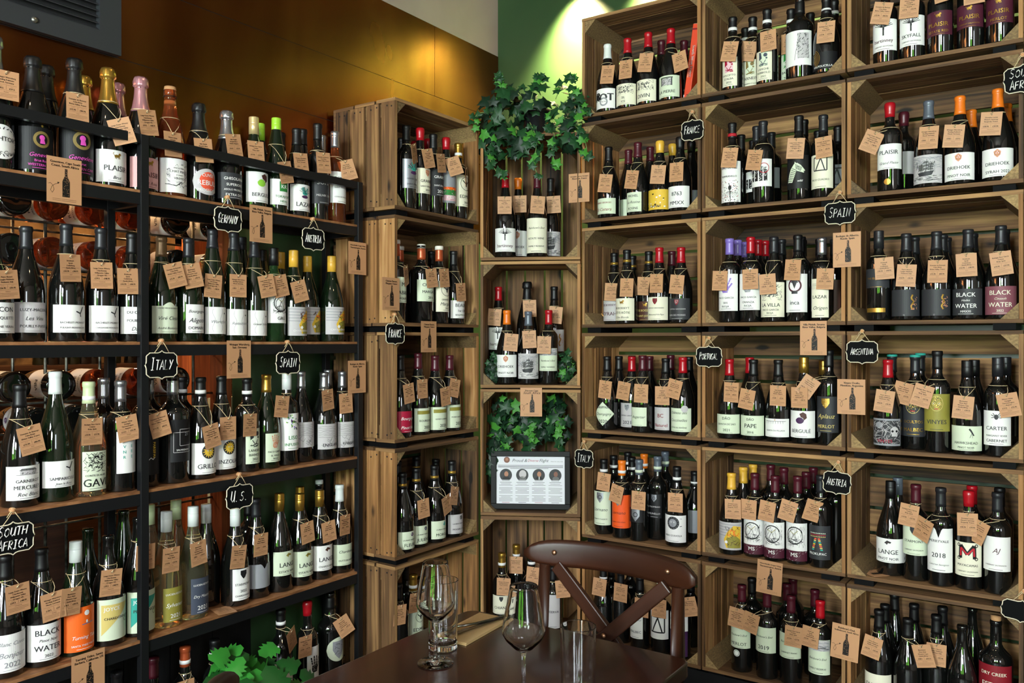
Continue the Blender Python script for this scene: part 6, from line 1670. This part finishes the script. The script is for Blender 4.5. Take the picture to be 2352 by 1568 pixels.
o = m.build('table_knife', SIL, None); o.matrix_world = Matrix.Translation((-1.160, 1.550, zz + .002)) @ Matrix.Rotation(R(-98), 4, 'Z') @ Matrix.Rotation(R(90), 4, 'X'); tag(o, 'steel table knife lying on the folded napkin', 'knife')
m = MB(); q = [(-.012, .02), (-.012, .055), (.012, .055), (.012, .02)]
m.tube([(0, -.10, 0), (0, -.02, .001), (0, .035, .004)], [.0055, .0030, .0030], 8); m.prism([(-.004, .030), (-.012, .048), (-.012, .062), (.012, .062), (.012, .048), (.004, .030)], 0, .0016, M=Matrix.Rotation(R(-90), 4, 'X') @ Matrix.Rotation(R(180), 4, 'Z') if 0 else Matrix(((1, 0, 0, 0), (0, 0, 1, 0), (0, -1, 0, .004), (0, 0, 0, 1))))
for k in range(4): m.tube([(-.0105 + k * .007, .061, .0035), (-.0105 + k * .007, .085, .006), (-.0105 + k * .007, .098, .0035)], .0013, 5)
o = m.build('table_fork', SIL, None, (-1.178, 1.535, zz + .004), (0, 0, R(160))); tag(o, 'steel table fork lying on the folded napkin', 'fork')
# ------------------------------------------------------------------ serving hatch: wire rack with lying bottles and the room beyond
XW = -2.53
def hp(px, py, X=XW): p, z = on_plane(px, (1, 0), X); return Vector((X, p.y, height(py, z)))
e = empty('wire_wine_rack', (XW, 1.0, .62)); tag(e, 'steel wire wine rack standing in the serving hatch', 'wire rack'); inv = Matrix.Translation((-XW, -1.0, -.62))
rowz = [1.800, 1.662, 1.270, 1.165]
for X in (XW, XW - .20):
    for k in range(9):
        y = .42 + k * .165; m = MB(); m.tube([inv @ Vector((X, y, .58)), inv @ Vector((X, y, 1.86))], .0050, 7); m.build('upright_rod', ROD, e)
    for z in [rz - .0445 for rz in rowz] + [1.365, .86]:
        m = MB(); m.tube([inv @ Vector((X + .011, .36, z - .005)), inv @ Vector((X + .011, 1.82, z - .005))], .0038, 7); m.build('cross_rod', ROD, e)
LY = [(20, 0, 'b', 'black'), (108, 0, 'r', 'rose'), (200, 0, 'r', 'rose'), (288, 0, 'r', 'rose'), (392, 0, 'b', 'black'), (480, 0, 'b', 'black'), (12, 1, 'b', 'black'), (105, 1, 'r', 'rose'), (203, 1, 'r', 'rose'), (290, 1, 'r', 'rose'), (392, 1, 'b', 'black'), (478, 1, 'y', 'pale'),
      (18, 2, 'b', 'black'), (124, 2, 'b', 'black'), (212, 2, 'r', 'rose'), (303, 2, 'r', 'rose'), (392, 2, 'b', 'black'), (70, 3, 'b', 'black'), (165, 3, 'b', 'black'), (262, 3, 'r', 'rose')]
cn = {}
for (px, rw, g, nm) in LY:
    p = hp(px, 784); cn[rw] = cn.get(rw, -1) + 1
    e = empty('wine_bottle', (XW + .045, p.y, rowz[rw] + .001)); e.rotation_euler = (0, R(-90), 0)
    tag(e, uniq(f"{'dark' if g == 'b' else 'pink rosé' if g == 'r' else 'golden'} bottle lying in the wire rack, {['top', 'second', 'third', 'lowest'][rw]} row, {ORD[cn[rw]]} from hatch edge"), 'bottle', 'bottles lying in the wire rack')
    link('bottle_body', body_mesh('U', .30, g), e); link('capsule', cap_mesh('U', .30, 'k', '-'), e)
    link('label', label_mesh('U', .30, .035, .115, 'w', 'white' if rw % 2 == 0 else 'lgrey', 'charcoal', 'dot', 'plum', 'ROSÉ*2|PROVENCE' if g == 'r' else 'VIN*2', int(px)), e)
# timber jamb, shuttered panel and the back room shell
m = MB(5); m.box(-2.53, -2.462, 1.808, 1.845, 0, 1.9); struct('trim_2', m, PINE, 'orange timber jamb of the serving hatch')
m = MB(); m.box(-5.6, -5.5, -1.5, 4.2, 0, CEIL); struct('wall_far', m, STONE)
m = MB(); m.box(-5.6, -2.46, 3.3, 3.4, 0, CEIL); struct('wall_backroom_end', m, STONE)
m = MB(); m.box(-5.6, -2.46, -1.6, -1.5, 0, CEIL); struct('wall_backroom_side', m, STONE)
pq, _ = on_plane(455, (1, 0), -4.0)
m = MB(6); m.box(-4.06, -3.96, pq.y - .06, pq.y + .06, 0, CEIL); o = m.build('timber_post', PINE); tag(o, 'orange timber post in the back room', 'post')
pq, _ = on_plane(505, (1, 0), -4.3)
e = empty('louvred_shutter', (-4.3, pq.y, 0)); tag(e, 'brown louvred shutter standing in the back room', 'shutter')
m = MB(); m.box(0, .04, -.30, -.25, 0, 2.0); m.box(0, .04, .25, .30, 0, 2.0); m.box(0, .04, -.3, .3, 1.95, 2.0); m.build('frame', PINE, e)
m = MB()
for i in range(46): m.box(-.02, .02, -.25, .25, -.003, .003, M=Matrix.Translation((.02, 0, .06 + i * .041)) @ Matrix.Rotation(R(40), 4, 'Y'))
m.build('louvres', wood('shutter_wood', '#3a2216', '#6b4630', '#8b6044'), e)
pq, _ = on_plane(512, (1, 0), -3.2)
m = MB(7); m.box(-3.2, -3.16, pq.y - .08, pq.y + .14, 0, 1.15); o = m.build('panel_board', wood('pale_board', '#8a8a70', '#a5a588', '#b8b89c', knots=False)); tag(o, 'pale grooved upright board beyond the wire rack', 'board')
m = MB(8); m.box(-3.55, -2.85, -.4, 1.55, .86, .90); m.box(-3.5, -2.9, -.38, 1.5, 0, .86); o = m.build('back_counter', wood('counter_wood', '#20110a', '#3b2113', '#5a3620', knots=False)); tag(o, 'dark wooden counter in the back room', 'counter')
m = MB(9); m.box(-4.9, -4.62, -.2, 3.28, 1.245, 1.27); m.box(-4.9, -4.62, -.2, 3.28, 0, .05); m.box(-4.9, -4.87, -.2, 3.28, .05, 1.245); o = m.build('back_bar_shelf', FLOORW); tag(o, 'long back bar shelf beyond the hatch', 'shelf')
for i, px in enumerate((92, 118, 143, 168, 193, 215, 262, 300, 330, 370)):
    p, _ = on_plane(px, (1, 0), -4.75); e = empty('wine_bottle', (-4.75, p.y, 1.2705), RA); tag(e, uniq(f'light-labelled bottle on the back bar shelf, {ORD[i]} from the far end'), 'bottle', 'bottles on the back bar shelf')
    link('bottle_body', body_mesh('B', .30, 'b' if i % 3 else 'n'), e); link('label', label_mesh('B', .30, .05, .16, 'r', ('rose', 'pale', 'white', 'cream')[i % 4], 'charcoal', 'dot', 'red', 'OSS*2|WINE', i), e); link('capsule', cap_mesh('B', .30, 'kdm'[i % 3], '-'), e)
m = MB(); m.box(-3.5, -3.2, .05, .95, 1.76, 1.775)
for y in (.1, .9): m.box(-3.36, -3.34, y - .01, y + .01, 1.775, CEIL)
o = m.build('glass_hanger', STEEL); tag(o, 'black hanging rail for stemware in the back room', 'rail')
for i, px in enumerate((18, 38, 58, 78)):
    p, _ = on_plane(px, (1, 0), -3.35); m = MB(); m.lathe([(0, 1.7595), (.034, 1.7590), (.034, 1.757), (.006, 1.752), (.004, 1.70), (.006, 1.674), (.03, 1.655), (.038, 1.63), (.034, 1.585), (.033, 1.585), (.036, 1.63), (.028, 1.657), (0, 1.672)], 24)
    o = m.build('wine_glass', CL, None, (-3.35, p.y, 0)); tag(o, uniq(f'upside-down wine glass hanging in the back room, {ORD[i]} from the far end'), 'wine glass', 'hanging wine glasses')
p, _ = on_plane(400, (1, 0), -3.3)
e = empty('serving_tray', (-3.2, 1.2, .9)); tag(e, 'amber-lit wooden tray on the back counter', 'tray')
m = MB(3); m.box(-.16, .16, -.2, .2, 0, .012); m.box(-.16, -.145, -.2, .2, .012, .05); m.box(.145, .16, -.2, .2, .012, .05); m.box(-.145, .145, -.2, -.185, .012, .05); m.box(-.145, .145, .185, .2, .012, .05); m.build('tray_body', PINE, e)
for i, (x, y) in enumerate(((-3.1, .55), (-3.25, .25))):
    m = MB(); m.lathe([(0, 0), (.05, 0), (.055, .01), (.09, .08), (.085, .08), (.05, .015), (0, .012)], 26); o = m.build('bowl', mat('amber_bowl', '#b8742a', .3, .3), None, (x, y, .9005)); tag(o, ['amber bowl on the back counter nearer the tray', 'amber bowl on the back counter farther from the tray'][i], 'bowl', 'amber bowls')
for (x, y, z, p) in ((-4.2, .9, 2.5, 55), (-4.0, 2.4, 2.3, 45), (-3.2, .3, 2.6, 18), (-3.1, 1.5, 2.3, 16)):  # bare warm point lights added to brighten the back room, without any fittings
    l = bpy.data.lights.new('backroom_fill_light', 'POINT'); l.energy = p; l.color = (1, .60, .28); l.shadow_soft_size = .06; o = bpy.data.objects.new('backroom_fill_light', l); COL.objects.link(o); o.location = (x, y, z)
